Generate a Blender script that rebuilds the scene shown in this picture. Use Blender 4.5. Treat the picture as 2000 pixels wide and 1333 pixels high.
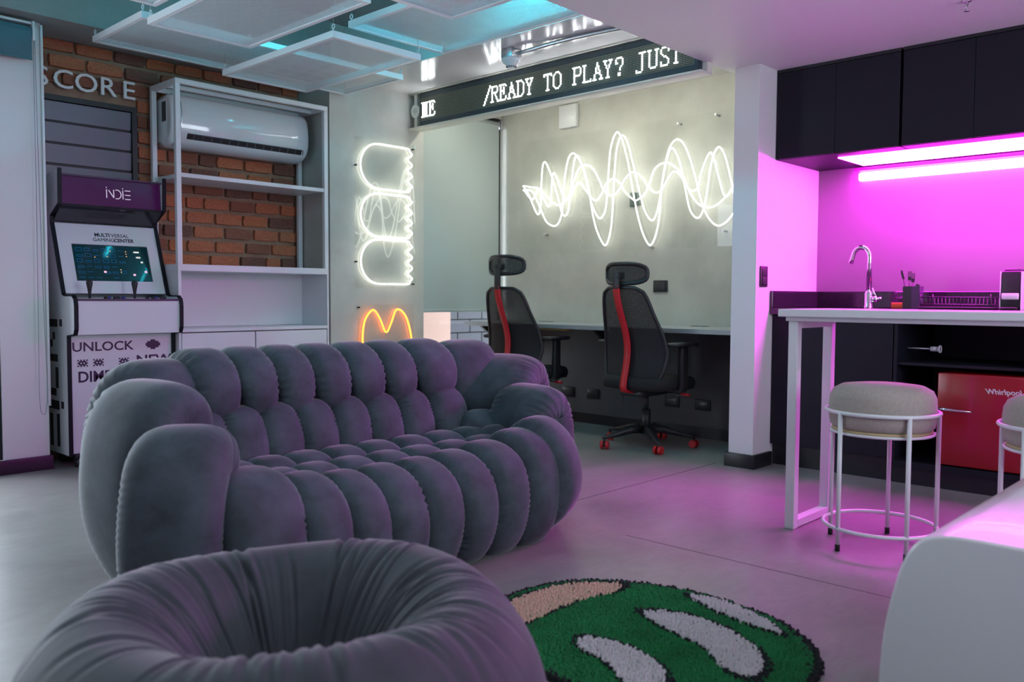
import bpy, bmesh, math, random
from mathutils import Vector, Matrix
sc = bpy.context.scene
for o in list(bpy.data.objects):
    bpy.data.objects.remove(o)
C = sc.collection
PI = math.pi
random.seed(11)

# ------------------------------------------------------------------ camera
CAM_H, F_PX = 0.96, 1671.3
PITCH, ROLL, YAW = -0.0517139, 0.0047557, 0.755776
fw = Vector((math.cos(YAW)*math.cos(PITCH), math.sin(YAW)*math.cos(PITCH), math.sin(PITCH)))
rt0 = Vector((math.sin(YAW), -math.cos(YAW), 0))
up0 = rt0.cross(fw)
rt = math.cos(ROLL)*rt0 + math.sin(ROLL)*up0
up = -math.sin(ROLL)*rt0 + math.cos(ROLL)*up0
cd = bpy.data.cameras.new('camera')
cam = bpy.data.objects.new('camera', cd); C.objects.link(cam)
cam.matrix_world = Matrix(((rt.x, up.x, -fw.x, 0), (rt.y, up.y, -fw.y, 0), (rt.z, up.z, -fw.z, CAM_H), (0, 0, 0, 1)))
cd.sensor_fit = 'HORIZONTAL'; cd.sensor_width = 36; cd.lens = F_PX/2000*36
cd.clip_start = 0.05
cd.dof.use_dof = True; cd.dof.focus_distance = 4.3; cd.dof.aperture_fstop = 2.8
sc.camera = cam

# ------------------------------------------------------------------ light of the place
world = bpy.data.worlds.new('world'); sc.world = world; world.use_nodes = True
bg = world.node_tree.nodes['Background']
bg.inputs[0].default_value = (0.78, 0.88, 1.0, 1); bg.inputs[1].default_value = 5.4
sc.view_settings.view_transform = 'Standard'; sc.view_settings.look = 'None'
sc.view_settings.gamma = 1; sc.view_settings.use_curve_mapping = False
sc.view_settings.exposure = 0.8
def portal(name, loc, rot, sx, sy):
    ld = bpy.data.lights.new(name, 'AREA'); ld.shape = 'RECTANGLE'; ld.size = sx; ld.size_y = sy; ld.cycles.is_portal = True
    o = bpy.data.objects.new(name, ld); C.objects.link(o); o.location = loc; o.rotation_euler = rot
portal('daylight_left', (-0.1, 5.2, 1.12), (math.radians(-90), 0, 0), 2.9, 2.0)     # glazed door on the left
portal('fill_window_portal', (2.9, -1.85, 1.5), (math.radians(90), 0, 0), 1.8, 1.4)     # unseen window added behind the camera for fill light
E_MAG, E_WAVE, E_GHOST, E_ORANGE, E_LED, E_CYAN, E_STRIP, E_FILL = 26.0, 2.9, 3.0, 3.4, 20.0, 55.0, 26.0, 2.8

# ------------------------------------------------------------------ materials
def nodes(m):
    m.use_nodes = True
    return m.node_tree.nodes, m.node_tree.links, m.node_tree.nodes['Principled BSDF']
def mat(name, col, rough=0.5, metal=0.0, var=0.0, vscale=6.0, bump=0.0, bscale=60.0, spec=0.5, sheen=0.0, coat=0.0, alpha=1.0, trans=0.0, emit=None, estr=0.0, col2=None, stretch=(1, 1, 1), detail=6.0, rvar=0.0):
    m = bpy.data.materials.new(name)
    n, l, p = nodes(m)
    p.inputs['Base Color'].default_value = (*col, 1)
    p.inputs['Roughness'].default_value = rough
    p.inputs['Metallic'].default_value = metal
    p.inputs['Specular IOR Level'].default_value = spec
    if sheen:
        p.inputs['Sheen Weight'].default_value = sheen; p.inputs['Sheen Roughness'].default_value = 0.35
    if coat:
        p.inputs['Coat Weight'].default_value = coat; p.inputs['Coat Roughness'].default_value = 0.05
    if trans:
        p.inputs['Transmission Weight'].default_value = trans
    p.inputs['Alpha'].default_value = alpha
    if emit:
        p.inputs['Emission Color'].default_value = (*emit, 1); p.inputs['Emission Strength'].default_value = estr
    if var or bump or col2 or rvar:
        tc = n.new('ShaderNodeTexCoord'); mp = n.new('ShaderNodeMapping'); mp.inputs['Scale'].default_value = stretch
        l.new(tc.outputs['Object'], mp.inputs[0])
        if var or col2 or rvar:
            nz = n.new('ShaderNodeTexNoise'); nz.inputs['Scale'].default_value = vscale; nz.inputs['Detail'].default_value = detail
            nz.inputs['Roughness'].default_value = 0.62
            l.new(mp.outputs[0], nz.inputs['Vector'])
            rp = n.new('ShaderNodeValToRGB')
            c2 = col2 or tuple(min(1, c*(1+var)) for c in col)
            c1 = tuple(c*(1-var) for c in col)
            rp.color_ramp.elements[0].position = 0.25; rp.color_ramp.elements[1].position = 0.78
            rp.color_ramp.elements[0].color = (*c1, 1); rp.color_ramp.elements[1].color = (*c2, 1)
            l.new(nz.outputs['Fac'], rp.inputs[0]); l.new(rp.outputs[0], p.inputs['Base Color'])
            if rvar:
                mr = n.new('ShaderNodeMapRange'); mr.inputs['From Min'].default_value = 0.3; mr.inputs['From Max'].default_value = 0.7
                mr.inputs['To Min'].default_value = rough-rvar; mr.inputs['To Max'].default_value = rough+rvar
                l.new(nz.outputs['Fac'], mr.inputs['Value']); l.new(mr.outputs[0], p.inputs['Roughness'])
        if bump:
            nb = n.new('ShaderNodeTexNoise'); nb.inputs['Scale'].default_value = bscale; nb.inputs['Detail'].default_value = 4
            l.new(mp.outputs[0], nb.inputs['Vector'])
            b = n.new('ShaderNodeBump'); b.inputs['Strength'].default_value = bump; b.inputs['Distance'].default_value = 0.01
            l.new(nb.outputs['Fac'], b.inputs['Height']); l.new(b.outputs[0], p.inputs['Normal'])
    return m
def emis(name, col, s):
    m = bpy.data.materials.new(name); m.use_nodes = True
    n = m.node_tree.nodes; l = m.node_tree.links
    n.remove(n['Principled BSDF'])
    e = n.new('ShaderNodeEmission'); e.inputs[0].default_value = (*col, 1); e.inputs[1].default_value = s
    l.new(e.outputs[0], n['Material Output'].inputs[0])
    return m

M = {}
def floor_mat():
    m = bpy.data.materials.new('polished_concrete'); n, l, p = nodes(m)
    tc = n.new('ShaderNodeTexCoord'); outs = []
    for sc_, det, dist, st in ((1.1, 4.0, 0.8, (1, 1.3, 1)), (5.0, 4.0, 1.8, (1, 1.8, 1)), (26.0, 1.0, 1.0, (1, 3.5, 1))):
        mp = n.new('ShaderNodeMapping'); mp.inputs['Scale'].default_value = st; mp.inputs['Rotation'].default_value = (0, 0, 0.5)
        l.new(tc.outputs['Object'], mp.inputs[0])
        nz = n.new('ShaderNodeTexNoise'); nz.inputs['Scale'].default_value = sc_; nz.inputs['Detail'].default_value = det; nz.inputs['Distortion'].default_value = dist
        l.new(mp.outputs[0], nz.inputs['Vector']); outs.append(nz.outputs['Fac'])
    def lin(sock, a, b_):
        mr = n.new('ShaderNodeMapRange'); mr.clamp = True; mr.inputs['From Min'].default_value = 0.22; mr.inputs['From Max'].default_value = 0.78
        mr.inputs['To Min'].default_value = a; mr.inputs['To Max'].default_value = b_; l.new(sock, mr.inputs['Value']); return mr.outputs[0]
    f = [lin(outs[0], .66, 1.34), lin(outs[1], .90, 1.10), lin(outs[2], .95, 1.05)]
    m1 = n.new('ShaderNodeMath'); m1.operation = 'MULTIPLY'; l.new(f[0], m1.inputs[0]); l.new(f[1], m1.inputs[1])
    m2 = n.new('ShaderNodeMath'); m2.operation = 'MULTIPLY'; l.new(m1.outputs[0], m2.inputs[0]); l.new(f[2], m2.inputs[1])
    vm = n.new('ShaderNodeVectorMath'); vm.operation = 'SCALE'; vm.inputs[0].default_value = (0.245, 0.240, 0.226); l.new(m2.outputs[0], vm.inputs['Scale'])
    l.new(vm.outputs[0], p.inputs['Base Color'])
    l.new(lin(outs[0], .31, .40), p.inputs['Roughness'])
    return m
M['floor'] = floor_mat()
M['wallconc'] = mat('troweled_concrete', (0.50, 0.50, 0.455), 0.55, var=0.2, vscale=2.3, bump=0.10, bscale=16, detail=9)
M['rawconc'] = mat('raw_concrete', (0.30, 0.31, 0.30), 0.75, var=0.22, vscale=2.0, bump=0.2, bscale=18, detail=9)
M['white'] = mat('white_paint', (0.72, 0.72, 0.72), 0.5, bump=0.02, bscale=80)
M['glossceil'] = mat('gloss_white_ceiling', (0.70, 0.70, 0.68), 0.16, spec=0.5)
M['greywall'] = mat('grey_paint', (0.30, 0.30, 0.31), 0.6)
M['black'] = mat('black_lacquer', (0.012, 0.012, 0.016), 0.38)
M['darkwall'] = mat('dark_grey_paint', (0.085, 0.083, 0.088), 0.6, var=0.1, vscale=3)
M['metalw'] = mat('white_metal', (0.74, 0.76, 0.78), 0.32)
M['lacq'] = mat('white_lacquer', (0.72, 0.73, 0.76), 0.28)
M['mortar'] = mat('mortar', (0.30, 0.195, 0.135), 0.95, var=0.3, vscale=9, bump=0.5, bscale=50)
M['brick'] = [mat('brick_red', (0.58, 0.155, 0.062), 0.9, var=0.45, vscale=11, bump=0.5, bscale=45, col2=(0.66, 0.24, 0.13)),
              mat('brick_brown', (0.44, 0.13, 0.068), 0.9, var=0.5, vscale=10, bump=0.5, bscale=45, col2=(0.34, 0.15, 0.10)),
              mat('brick_orange', (0.60, 0.165, 0.055), 0.9, var=0.4, vscale=12, bump=0.5, bscale=45, col2=(0.58, 0.22, 0.11)),
              mat('brick_dark', (0.22, 0.095, 0.07), 0.9, var=0.5, vscale=9, bump=0.5, bscale=45, col2=(0.27, 0.125, 0.09))]
M['cab'] = mat('black_laminate', (0.009, 0.009, 0.016), 0.55, spec=0.25)
M['granite'] = mat('black_granite', (0.012, 0.012, 0.014), 0.12, var=0.5, vscale=150, col2=(0.03, 0.03, 0.035))
M['chrome'] = mat('chrome', (0.8, 0.8, 0.82), 0.12, metal=1)
M['steel'] = mat('brushed_steel', (0.6, 0.6, 0.62), 0.3, metal=1)
M['plasticb'] = mat('black_plastic', (0.018, 0.018, 0.02), 0.45)
M['plasticw'] = mat('white_plastic', (0.74, 0.75, 0.76), 0.22)
M['rubber'] = mat('black_rubber', (0.01, 0.01, 0.01), 0.8)

# ------------------------------------------------------------------ mesh helpers
class MB:
    def __init__(s): s.v = []; s.f = []; s.sm = []; s.mi = []
    def add(s, vs, fs, smooth=False, mi=0):
        b = len(s.v); s.v += [tuple(v) for v in vs]
        for f in fs: s.f.append(tuple(i+b for i in f)); s.sm.append(smooth); s.mi.append(mi)
        return s
    def box(s, x0, x1, y0, y1, z0, z1, mi=0):
        x0, x1 = min(x0, x1), max(x0, x1); y0, y1 = min(y0, y1), max(y0, y1); z0, z1 = min(z0, z1), max(z0, z1)
        vs = [(x, y, z) for z in (z0, z1) for y in (y0, y1) for x in (x0, x1)]
        return s.add(vs, [(0, 2, 3, 1), (4, 5, 7, 6), (0, 1, 5, 4), (2, 6, 7, 3), (0, 4, 6, 2), (1, 3, 7, 5)], mi=mi)
    def rbox(s, x0, x1, y0, y1, z0, z1, r=0.005, seg=2, smooth=True, mi=0):
        bm = bmesh.new(); bmesh.ops.create_cube(bm, size=1)
        for v in bm.verts:
            v.co = Vector(((x0+x1)/2+v.co.x*(x1-x0), (y0+y1)/2+v.co.y*(y1-y0), (z0+z1)/2+v.co.z*(z1-z0)))
        r = min(r, 0.49*min(abs(x1-x0), abs(y1-y0), abs(z1-z0)))
        bmesh.ops.bevel(bm, geom=list(bm.edges), offset=r, segments=seg, profile=0.5, affect='EDGES')
        return s.bm(bm, smooth, mi)
    def bm(s, bm, smooth=False, mi=0):
        bm.verts.index_update()
        s.add([v.co[:] for v in bm.verts], [[v.index for v in f.verts] for f in bm.faces], smooth, mi); bm.free()
        return s
    def tube(s, pts, r, n=10, closed=False, caps=True, smooth=True, mi=0):
        pts = [Vector(p) for p in pts]; N = len(pts)
        rr = r if isinstance(r, (list, tuple)) else [r]*N
        tang = []
        for i in range(N):
            a = pts[(i-1) % N] if (closed or i > 0) else pts[i]
            b = pts[(i+1) % N] if (closed or i < N-1) else pts[i]
            t = (b-a); tang.append(t.normalized() if t.length > 1e-9 else Vector((0, 0, 1)))
        u = tang[0].orthogonal().normalized(); vs = []
        for i in range(N):
            t = tang[i]; u = (u - t*u.dot(t)); u = u.normalized() if u.length > 1e-6 else t.orthogonal().normalized(); w = t.cross(u)
            for k in range(n):
                a = 2*PI*k/n; vs.append(pts[i] + rr[i]*(math.cos(a)*u + math.sin(a)*w))
        fs = []
        for i in range(N if closed else N-1):
            j = (i+1) % N
            sh = 0
            if closed and j == 0:
                best = min(range(n), key=lambda q: (vs[i*n]-vs[q]).length); sh = best
            for k in range(n):
                fs.append((i*n+k, i*n+(k+1) % n, j*n+(k+1+sh) % n, j*n+(k+sh) % n))
        s.add(vs, fs, smooth, mi)
        if caps and not closed:
            s.add(vs[:n], [tuple(range(n))[::-1]], False, mi); s.add(vs[-n:], [tuple(range(n))], False, mi)
        return s
    def cyl(s, p0, p1, r0, r1=None, n=16, smooth=True, mi=0):
        return s.tube([p0, p1], [r0, r0 if r1 is None else r1], n, smooth=smooth, mi=mi)
    def lathe(s, prof, c=(0, 0, 0), n=32, smooth=True, axis='z', mi=0):
        vs = []; fs = []; P = len(prof)
        for k in range(n):
            a = 2*PI*k/n
            for (r, z) in prof:
                q = (r*math.cos(a), r*math.sin(a), z)
                if axis == 'x': q = (z, r*math.cos(a), r*math.sin(a))
                if axis == 'y': q = (r*math.sin(a), z, r*math.cos(a))
                vs.append((c[0]+q[0], c[1]+q[1], c[2]+q[2]))
        for k in range(n):
            j = (k+1) % n
            for i in range(P-1):
                fs.append((k*P+i, j*P+i, j*P+i+1, k*P+i+1))
        return s.add(vs, fs, smooth, mi)
    def prism(s, outline, o, u, v, w, depth, smooth=False, mi=0):
        """2D outline in the plane (u, v) at o, extruded along w by depth"""
        o, u, v, w = Vector(o), Vector(u), Vector(v), Vector(w); n = len(outline)
        a = [o+u*p[0]+v*p[1] for p in outline]; b = [q+w*depth for q in a]
        s.add(a, [tuple(range(n))[::-1]], False, mi); s.add(b, [tuple(range(n))], False, mi)
        s.add(a+b, [(i, (i+1) % n, n+(i+1) % n, n+i) for i in range(n)], smooth, mi)
        return s
    def sphere(s, c, r, n=14, m=8, mi=0, sc=(1, 1, 1)):
        vs = []; fs = []
        for i in range(m+1):
            a = -PI/2+PI*i/m
            for k in range(n):
                b = 2*PI*k/n
                vs.append((c[0]+sc[0]*r*math.cos(a)*math.cos(b), c[1]+sc[1]*r*math.cos(a)*math.sin(b), c[2]+sc[2]*r*math.sin(a)))
        for i in range(m):
            for k in range(n):
                fs.append((i*n+k, i*n+(k+1) % n, (i+1)*n+(k+1) % n, (i+1)*n+k))
        return s.add(vs, fs, True, mi)
    def build(s, name, m=None, parent=None, origin=None, sub=0):
        me = bpy.data.meshes.new(name)
        o0 = Vector(origin) if origin else Vector((0, 0, 0))
        me.from_pydata([tuple(Vector(v)-o0) for v in s.v], [], s.f)
        me.polygons.foreach_set('use_smooth', s.sm)
        ms = m if isinstance(m, (list, tuple)) else [m]
        for q in ms: me.materials.append(q)
        me.polygons.foreach_set('material_index', s.mi)
        bm = bmesh.new(); bm.from_mesh(me); bmesh.ops.remove_doubles(bm, verts=bm.verts, dist=1e-6)
        bmesh.ops.recalc_face_normals(bm, faces=bm.faces); bm.to_mesh(me); bm.free()
        me.update()
        o = bpy.data.objects.new(name, me); C.objects.link(o)
        o.location = o0
        if parent is not None:
            o.parent = parent; o.matrix_parent_inverse = Matrix.Identity(4)
            base = parent_world(parent)
            o.location = o0 - base
        if sub:
            md = o.modifiers.new('subsurf', 'SUBSURF'); md.levels = sub; md.render_levels = sub
        return o
def parent_world(p):
    t = Vector((0, 0, 0))
    while p is not None:
        t += p.location; p = p.parent
    return t
def tag(o, label=None, cat=None, group=None, kind=None):
    if label: o['label'] = label
    if cat: o['category'] = cat
    if group: o['group'] = group
    if kind: o['kind'] = kind
    return o
def thing(name, loc, label, cat, group=None, kind=None):
    o = bpy.data.objects.new(name, None); C.objects.link(o); o.location = loc; o.empty_display_size = 0.05
    return tag(o, label, cat, group, kind)
def copy_tree(o, parent=None, mats=None):
    c = o.copy(); C.objects.link(c); c.parent = parent
    for ch in o.children: copy_tree(ch, c)
    return c
def spline(pts, k=8, closed=False):
    """Catmull-Rom through pts"""
    P = [Vector(p) for p in pts]; n = len(P); out = []
    rng = range(n) if closed else range(n-1)
    for i in rng:
        p1, p2 = P[i], P[(i+1) % n]
        p0 = P[(i-1) % n] if (closed or i > 0) else p1*2-p2
        p3 = P[(i+2) % n] if (closed or i+2 < n) else p2*2-p1
        for j in range(k):
            t = j/k
            out.append(0.5*((2*p1)+(p2-p0)*t+(2*p0-5*p1+4*p2-p3)*t*t+(3*p1-p0-3*p2+p3)*t**3))
    if not closed: out.append(P[-1])
    return out
def text_mb(txt, size, o, u, v, depth=0.002, bold=0.0, align='CENTER', space=1.0, mb=None, mi=0, sx=1.0, res=3):
    """flat lettering as geometry: origin o, text runs along u, letters stand along v"""
    cu = bpy.data.curves.new('lettering', 'FONT'); cu.body = txt; cu.size = size; cu.extrude = depth/2; cu.offset = bold
    cu.align_x = align; cu.align_y = 'CENTER'; cu.space_character = space; cu.resolution_u = res
    ob = bpy.data.objects.new('lettering_tmp', cu); C.objects.link(ob)
    dg = bpy.context.evaluated_depsgraph_get(); dg.update()
    me = ob.evaluated_get(dg).to_mesh()
    o, u, v = Vector(o), Vector(u).normalized(), Vector(v).normalized(); w = u.cross(v)
    mb = mb or MB()
    mb.add([o+u*p.co.x*sx+v*p.co.y+w*p.co.z for p in me.vertices], [tuple(f.vertices) for f in me.polygons], False, mi)
    ob.evaluated_get(dg).to_mesh_clear()
    bpy.data.objects.remove(ob); bpy.data.curves.remove(cu)
    return mb
def struct(name, mb, m, label=None, cat=None, parent=None):
    o = mb.build(name, m, parent)
    if parent is None: tag(o, label, cat, kind='structure')
    return o

# ------------------------------------------------------------------ room shell
XW, YW, XG, YB = 5.13, 4.92, 3.41, 5.30      # wave wall, window wall, pier side, brick wall
struct('floor', MB().box(-1.6, 5.6, -1.8, 6.2, -0.1, 0), M['floor'], 'polished grey concrete floor with fine saw-cut joints', 'floor')
fl = bpy.data.objects['floor']
jm = mat('joint_filler', (0.09, 0.09, 0.085), 0.8)
jb = MB()
jb.box(3.05, 4.40, 2.513, 2.517, 0, 0.0008); jb.box(1.2, 4.42, 0.3585, 0.3615, 0, 0.0008)
jb.box(2.798, 2.801, -1.5, 2.0, 0, 0.0008)
jb.build('floor_joint', jm, fl)
# slab and beams
struct('ceiling', MB().box(-1.6, 5.6, -1.8, 6.2, 2.80, 2.95), M['rawconc'], 'raw concrete ceiling slab above the hanging panels', 'ceiling')
struct('trim_1', MB().box(-1.6, XG, 4.905, 5.6, 2.415, 2.80), M['rawconc'], 'concrete beam running above the brick wall', 'beam')
struct('trim_2', MB().box(3.58, 5.3, 2.49, 4.92, 2.44, 2.80), M['glossceil'], 'white glossy dropped ceiling above the desk alcove', 'dropped ceiling')
struct('trim_3', MB().box(-1.6, 5.3, -1.8, 2.49, 2.243, 2.80), M['white'], 'white lowered ceiling over the kitchen corner', 'dropped ceiling')
# pier with the neon, window wall above and around the blind
w = MB(); w.box(XG, 4.245, YW, 5.6, 0, 2.80); w.box(4.245, XW, YW+0.05, 5.6, 2.42, 2.80)
struct('wall_left', w, M['wallconc'], 'troweled concrete pier carrying the white loop neon', 'wall')
struct('wall_back', MB().box(XW, 5.3, 2.43, 5.06, 0, 2.80), M['wallconc'], 'troweled concrete wall behind the desk with the wave neon', 'wall')
dp = MB(); dp.box(XW-0.012, XW, 2.43, 3.70, 0.075, 0.735); dp.box(XW-0.012, XW, 3.704, YW+.04, 0.075, 0.735)
struct('trim_4', dp, M['darkwall'], 'dark grey wall panelling under the desk', 'panelling')
struct('baseboard_back', MB().box(XW-0.02, XW, 2.43, YW+.05, 0, 0.075), M['black'], 'black baseboard under the desk', 'baseboard')
# partition between desk alcove and kitchen
struct('wall_partition', MB().box(4.39, 5.3, 2.28, 2.43, 0, 2.243), M['white'], 'white end of the partition between desk and kitchen', 'wall')
struct('baseboard_partition', MB().rbox(4.372, 4.59, 2.262, 2.448, 0, 0.078, 0.002), M['black'], 'black baseboard wrapped round the partition end', 'baseboard')
struct('wall_kitchen', MB().box(5.175, 5.3, -1.8, 2.28, 0, 2.243), mat('kitchen_darkened', (0.20, 0.185, 0.20), 0.5), 'kitchen wall darkened in colour to deepen the magenta light on it', 'wall')  # base colour darkened so the magenta light reads deeper on this wall
# left pier with roller blind
w = MB(); w.box(1.43, 1.66, 5.06, 5.6, 0, 2.415); w.box(-1.6, 1.43, 5.06, 5.6, 2.16, 2.415); w.box(-1.7, -1.6, 5.06, 5.6, 0, 2.415)
struct('wall_front', w, M['white'], 'white pier left of the arcade cabinet', 'wall')
struct('baseboard_front', MB().rbox(-1.6, 1.672, 5.042, 5.06, 0, 0.077, 0.002), M['black'], 'black baseboard under the white pier', 'baseboard')
# walls behind the camera: one solid, one with a window added for fill light
struct('wall_rear', MB().box(-1.7, -1.6, -1.8, 6.2, 0, 2.80), M['greywall'], 'plain grey wall behind the camera', 'wall')
w = MB(); w.box(-1.6, 5.6, -1.9, -1.8, 0, 0.80); w.box(-1.6, 5.6, -1.9, -1.8, 2.20, 2.243); w.box(-1.6, 2.0, -1.9, -1.8, 0.80, 2.20); w.box(3.8, 5.6, -1.9, -1.8, 0.80, 2.20)
struct('wall_right', w, M['greywall'], 'grey wall behind the camera with an opening for the added fill window', 'wall')
w = MB()
for x in (2.0, 2.88, 3.76): w.box(x, x+.04, -1.87, -1.83, 0.80, 2.20)
w.box(2.0, 3.8, -1.87, -1.83, 0.80, 0.84); w.box(2.0, 3.8, -1.87, -1.83, 2.16, 2.20)
struct('fill_window', w, M['black'], 'long black framed window added behind the camera for fill light', 'window')
# brick wall
bw = struct('wall_brick', MB().box(1.66, XG, YB+0.012, 5.6, 0.0, 2.415), M['mortar'], 'old exposed brick wall with rough mortar joints', 'wall')
WX0, WX1, WZ0, WZ1 = 1.66, 2.262, 1.20, 2.095
def make_bricks():
    meshes = []
    for k in range(14):
        bm = bmesh.new(); bmesh.ops.create_cube(bm, size=1)
        bmesh.ops.subdivide_edges(bm, edges=list(bm.edges), cuts=1, use_grid_fill=True)
        rnd = random.Random(k)
        for v in bm.verts:
            c = v.co; corner = sum(abs(q) > 0.4 for q in c)
            f = 1-0.045*max(0, corner-1)
            v.co = Vector((c.x*f+rnd.uniform(-.012, .012), c.y+(rnd.uniform(-.10, .10) if c.y < 0 else 0), c.z*f+rnd.uniform(-.035, .035)))
        me = bpy.data.meshes.new('brick'); bm.to_mesh(me); bm.free()
        for p in me.polygons: p.use_smooth = False
        me.materials.append(M['brick'][rnd.choice([0, 0, 0, 1, 1, 2, 3])]); meshes.append(me)
    rnd = random.Random(3); z = 0.965; row = 0
    while z < 2.40:
        h = 0.070; x = XG+0.02-rnd.uniform(0, 0.12)-(0.13 if row % 2 else 0)
        x = 1.60 - rnd.uniform(0, .25)
        while x < XG:
            L = rnd.choice([0.185, 0.20, 0.21, 0.175, 0.11 if rnd.random() < .4 else .19])
            x0, x1 = max(x, 1.665), min(x+L, XG-0.004); z0, z1 = z, min(z+h, 2.413)
            x += L+0.009
            segs = [(x0, x1)]
            if z1 > WZ0-0.01 and z0 < WZ1+0.012:
                segs = [(max(x0, WX1+0.01), x1)]
            for (a, b) in segs:
                if b-a < 0.035 or z1-z0 < 0.03: continue
                o = bpy.data.objects.new('brick', rnd.choice(meshes)); C.objects.link(o); o.parent = bw
                o.location = ((a+b)/2, YB+0.02-rnd.uniform(0, .009), (z0+z1)/2)
                o.scale = (b-a, 0.05, z1-z0); o.rotation_euler = (0, rnd.uniform(-.008, .008), 0)
        z += 0.0925; row += 1
make_bricks()
# ------------------------------------------------------------------ louvred window in the brick wall
lm = mat('louvre_slat', (0.115, 0.125, 0.16), 0.35); fm = mat('dark_frame', (0.012, 0.013, 0.016), 0.5)
wf = MB(); wf.box(WX1-0.03, WX1, 5.27, 5.34, WZ0, WZ1); wf.box(WX0, WX1-0.03, 5.27, 5.34, WZ1-0.03, WZ1); wf.box(WX0, WX1-0.03, 5.27, 5.34, WZ0, WZ0+0.03)
wf.box(WX0, WX1-0.03, 5.303, 5.311, WZ0+.03, WZ1-.03)
win1 = wf.build('window_1', fm); tag(win1, 'dark louvred window in the brick wall above the arcade cabinet', 'window', kind='structure')
z = WZ1-0.035
while z-0.10 > WZ0:
    sb = MB(); sb.prism([(0, 0), (0.006, 0.002), (0.016, -0.100), (0.008, -0.104)], (WX0, 5.284, z), (0, 1, 0), (0, 0, 1), (1, 0, 0), WX1-0.032-WX0)
    sb.build('slat', lm, win1); z -= 0.121
# ------------------------------------------------------------------ window behind the big roller blind
wn = MB()
wn.box(4.245, 4.285, YW+0.06, YW+0.13, 0.30, 2.42); wn.box(XW-0.03, XW, YW+0.06, YW+0.13, 0.30, 2.42); wn.box(4.285, XW-0.03, YW+0.06, YW+0.13, 0.28, 0.32)
wn.box(4.285, XW-0.03, YW+0.06, YW+0.13, 2.38, 2.42)
win2 = wn.build('window_2', fm); tag(win2, 'dark framed window behind the long grey-green roller blind', 'window', kind='structure')
gl = bpy.data.materials.new('window_glass'); n, l, p = nodes(gl); n.remove(p)
tr = n.new('ShaderNodeBsdfTransparent'); gs = n.new('ShaderNodeBsdfGlossy'); gs.inputs['Roughness'].default_value = 0.02
ms = n.new('ShaderNodeMixShader'); ms.inputs[0].default_value = 0.06; l.new(tr.outputs[0], ms.inputs[1]); l.new(gs.outputs[0], ms.inputs[2]); l.new(ms.outputs[0], n['Material Output'].inputs[0])
MB().box(4.285, XW-0.03, YW+0.095, YW+0.099, 0.32, 2.38).build('pane', gl, win2)
struct('wall_sill', MB().box(4.245, XW, YW+0.05, 5.6, 0, 0.28), M['wallconc'], 'concrete sill wall under the alcove window', 'wall')
# neighbouring wall seen in the gap under the blind
gb = mat('grey_block', (0.022, 0.023, 0.028), 0.9, var=0.1, vscale=8)
ow = MB().box(4.1, 7.8, 6.68, 6.8, -0.1, 2.6); ow_o = ow.build('wall_outside', mat('block_mortar', (0.008, 0.008, 0.009), 0.95)); tag(ow_o, 'grey block wall outside, glimpsed under the blind', 'wall', kind='structure')
PINKX = 6.02; pk = mat('pink_render', (0.17, 0.105, 0.08), 0.9)
pf = MB().rbox(4.9, PINKX, 6.55, 6.68, 0, 2.4, .004).build('render_panel', pk, ow_o)
for i in range(5):
    for j in range(14):
        x0 = PINKX+.01+0.36*i-(0.18 if j % 2 else 0); x0c = max(x0, PINKX+.005)
        MB().rbox(x0c, x0+0.35, 6.64, 6.69, 0.02+0.14*j, 0.15+0.14*j, .004, 1, False).build('block', gb, ow_o)
# long roller blind
blm = mat('blind_fabric', (0.40, 0.46, 0.44), 0.8, bump=0.03, bscale=300)
t = thing('roller_blind', (4.68, YW+0.03, 0.84), 'long grey-green roller blind lowered over the alcove window', 'blind')
b = MB(); N = 24
for i in range(N): 
    pass
b.box(4.262, 5.085, YW+0.030, YW+0.032, 0.86, 2.36); b.build('fabric', blm, t)
b = MB(); b.rbox(4.262, 5.085, YW+0.022, YW+0.036, 0.838, 0.862, .004); b.build('bottom_bar', blm, t)
b = MB(); b.cyl((4.255, YW+0.045, 2.372), (5.09, YW+0.045, 2.372), 0.02, n=20); b.build('roller', mat('blind_rail', (.42, .47, .45), .5), t)
b = MB(); b.rbox(5.088, 5.112, YW+0.005, YW+0.06, 2.33, 2.40, .003); b.build('bracket', M['steel'], t)
b = MB(); b.tube([(5.10, YW+0.0, 2.33), (5.10, YW+0.0, 1.2), (5.10, YW+0.0, 0.9)], 0.0022, 6); b.tube([(5.108, YW+0.01, 2.33), (5.108, YW+0.01, 0.9)], 0.0022, 6); b.build('bead_chain', M['plasticw'], t)
# left window: glazed door and its blind
gd = MB(); gd.box(1.36, 1.43, 5.07, 5.14, 0.077, 2.16); gd.box(-1.6, 1.36, 5.07, 5.14, 0.077, 0.12); gd.box(-1.6, 1.36, 5.07, 5.14, 2.11, 2.16); gd.box(0.1, 0.16, 5.07, 5.14, 0.12, 2.11)
win3 = gd.build('window_3', fm); tag(win3, 'dark framed glazed door at the left edge beside the white pier', 'window', kind='structure')
MB().box(0.16, 1.36, 5.10, 5.104, 0.12, 2.11).build('pane', gl, win3)
t = thing('roller_blind', (1.3, 5.03, 2.2), 'rolled-up teal roller blind over the glazed door at the left edge', 'blind')
tb = mat('teal_fabric', (0.07, 0.17, 0.21), 0.75)
MB().cyl((-1.5, 5.025, 2.345), (1.60, 5.025, 2.345), 0.033, n=24).build('roller', tb, t)
MB().box(-1.5, 1.595, 4.990, 4.992, 2.205, 2.345).build('fabric', tb, t)
MB().rbox(-1.5, 1.595, 4.985, 4.997, 2.195, 2.208, .003).build('bottom_bar', tb, t)
b = MB(); b.rbox(-1.5, 1.60, 5.0, 5.058, 2.385, 2.397, .003); b.rbox(1.60, 1.612, 4.99, 5.058, 2.30, 2.40, .002); b.build('head_rail', M['metalw'], t)
b = MB()
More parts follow.
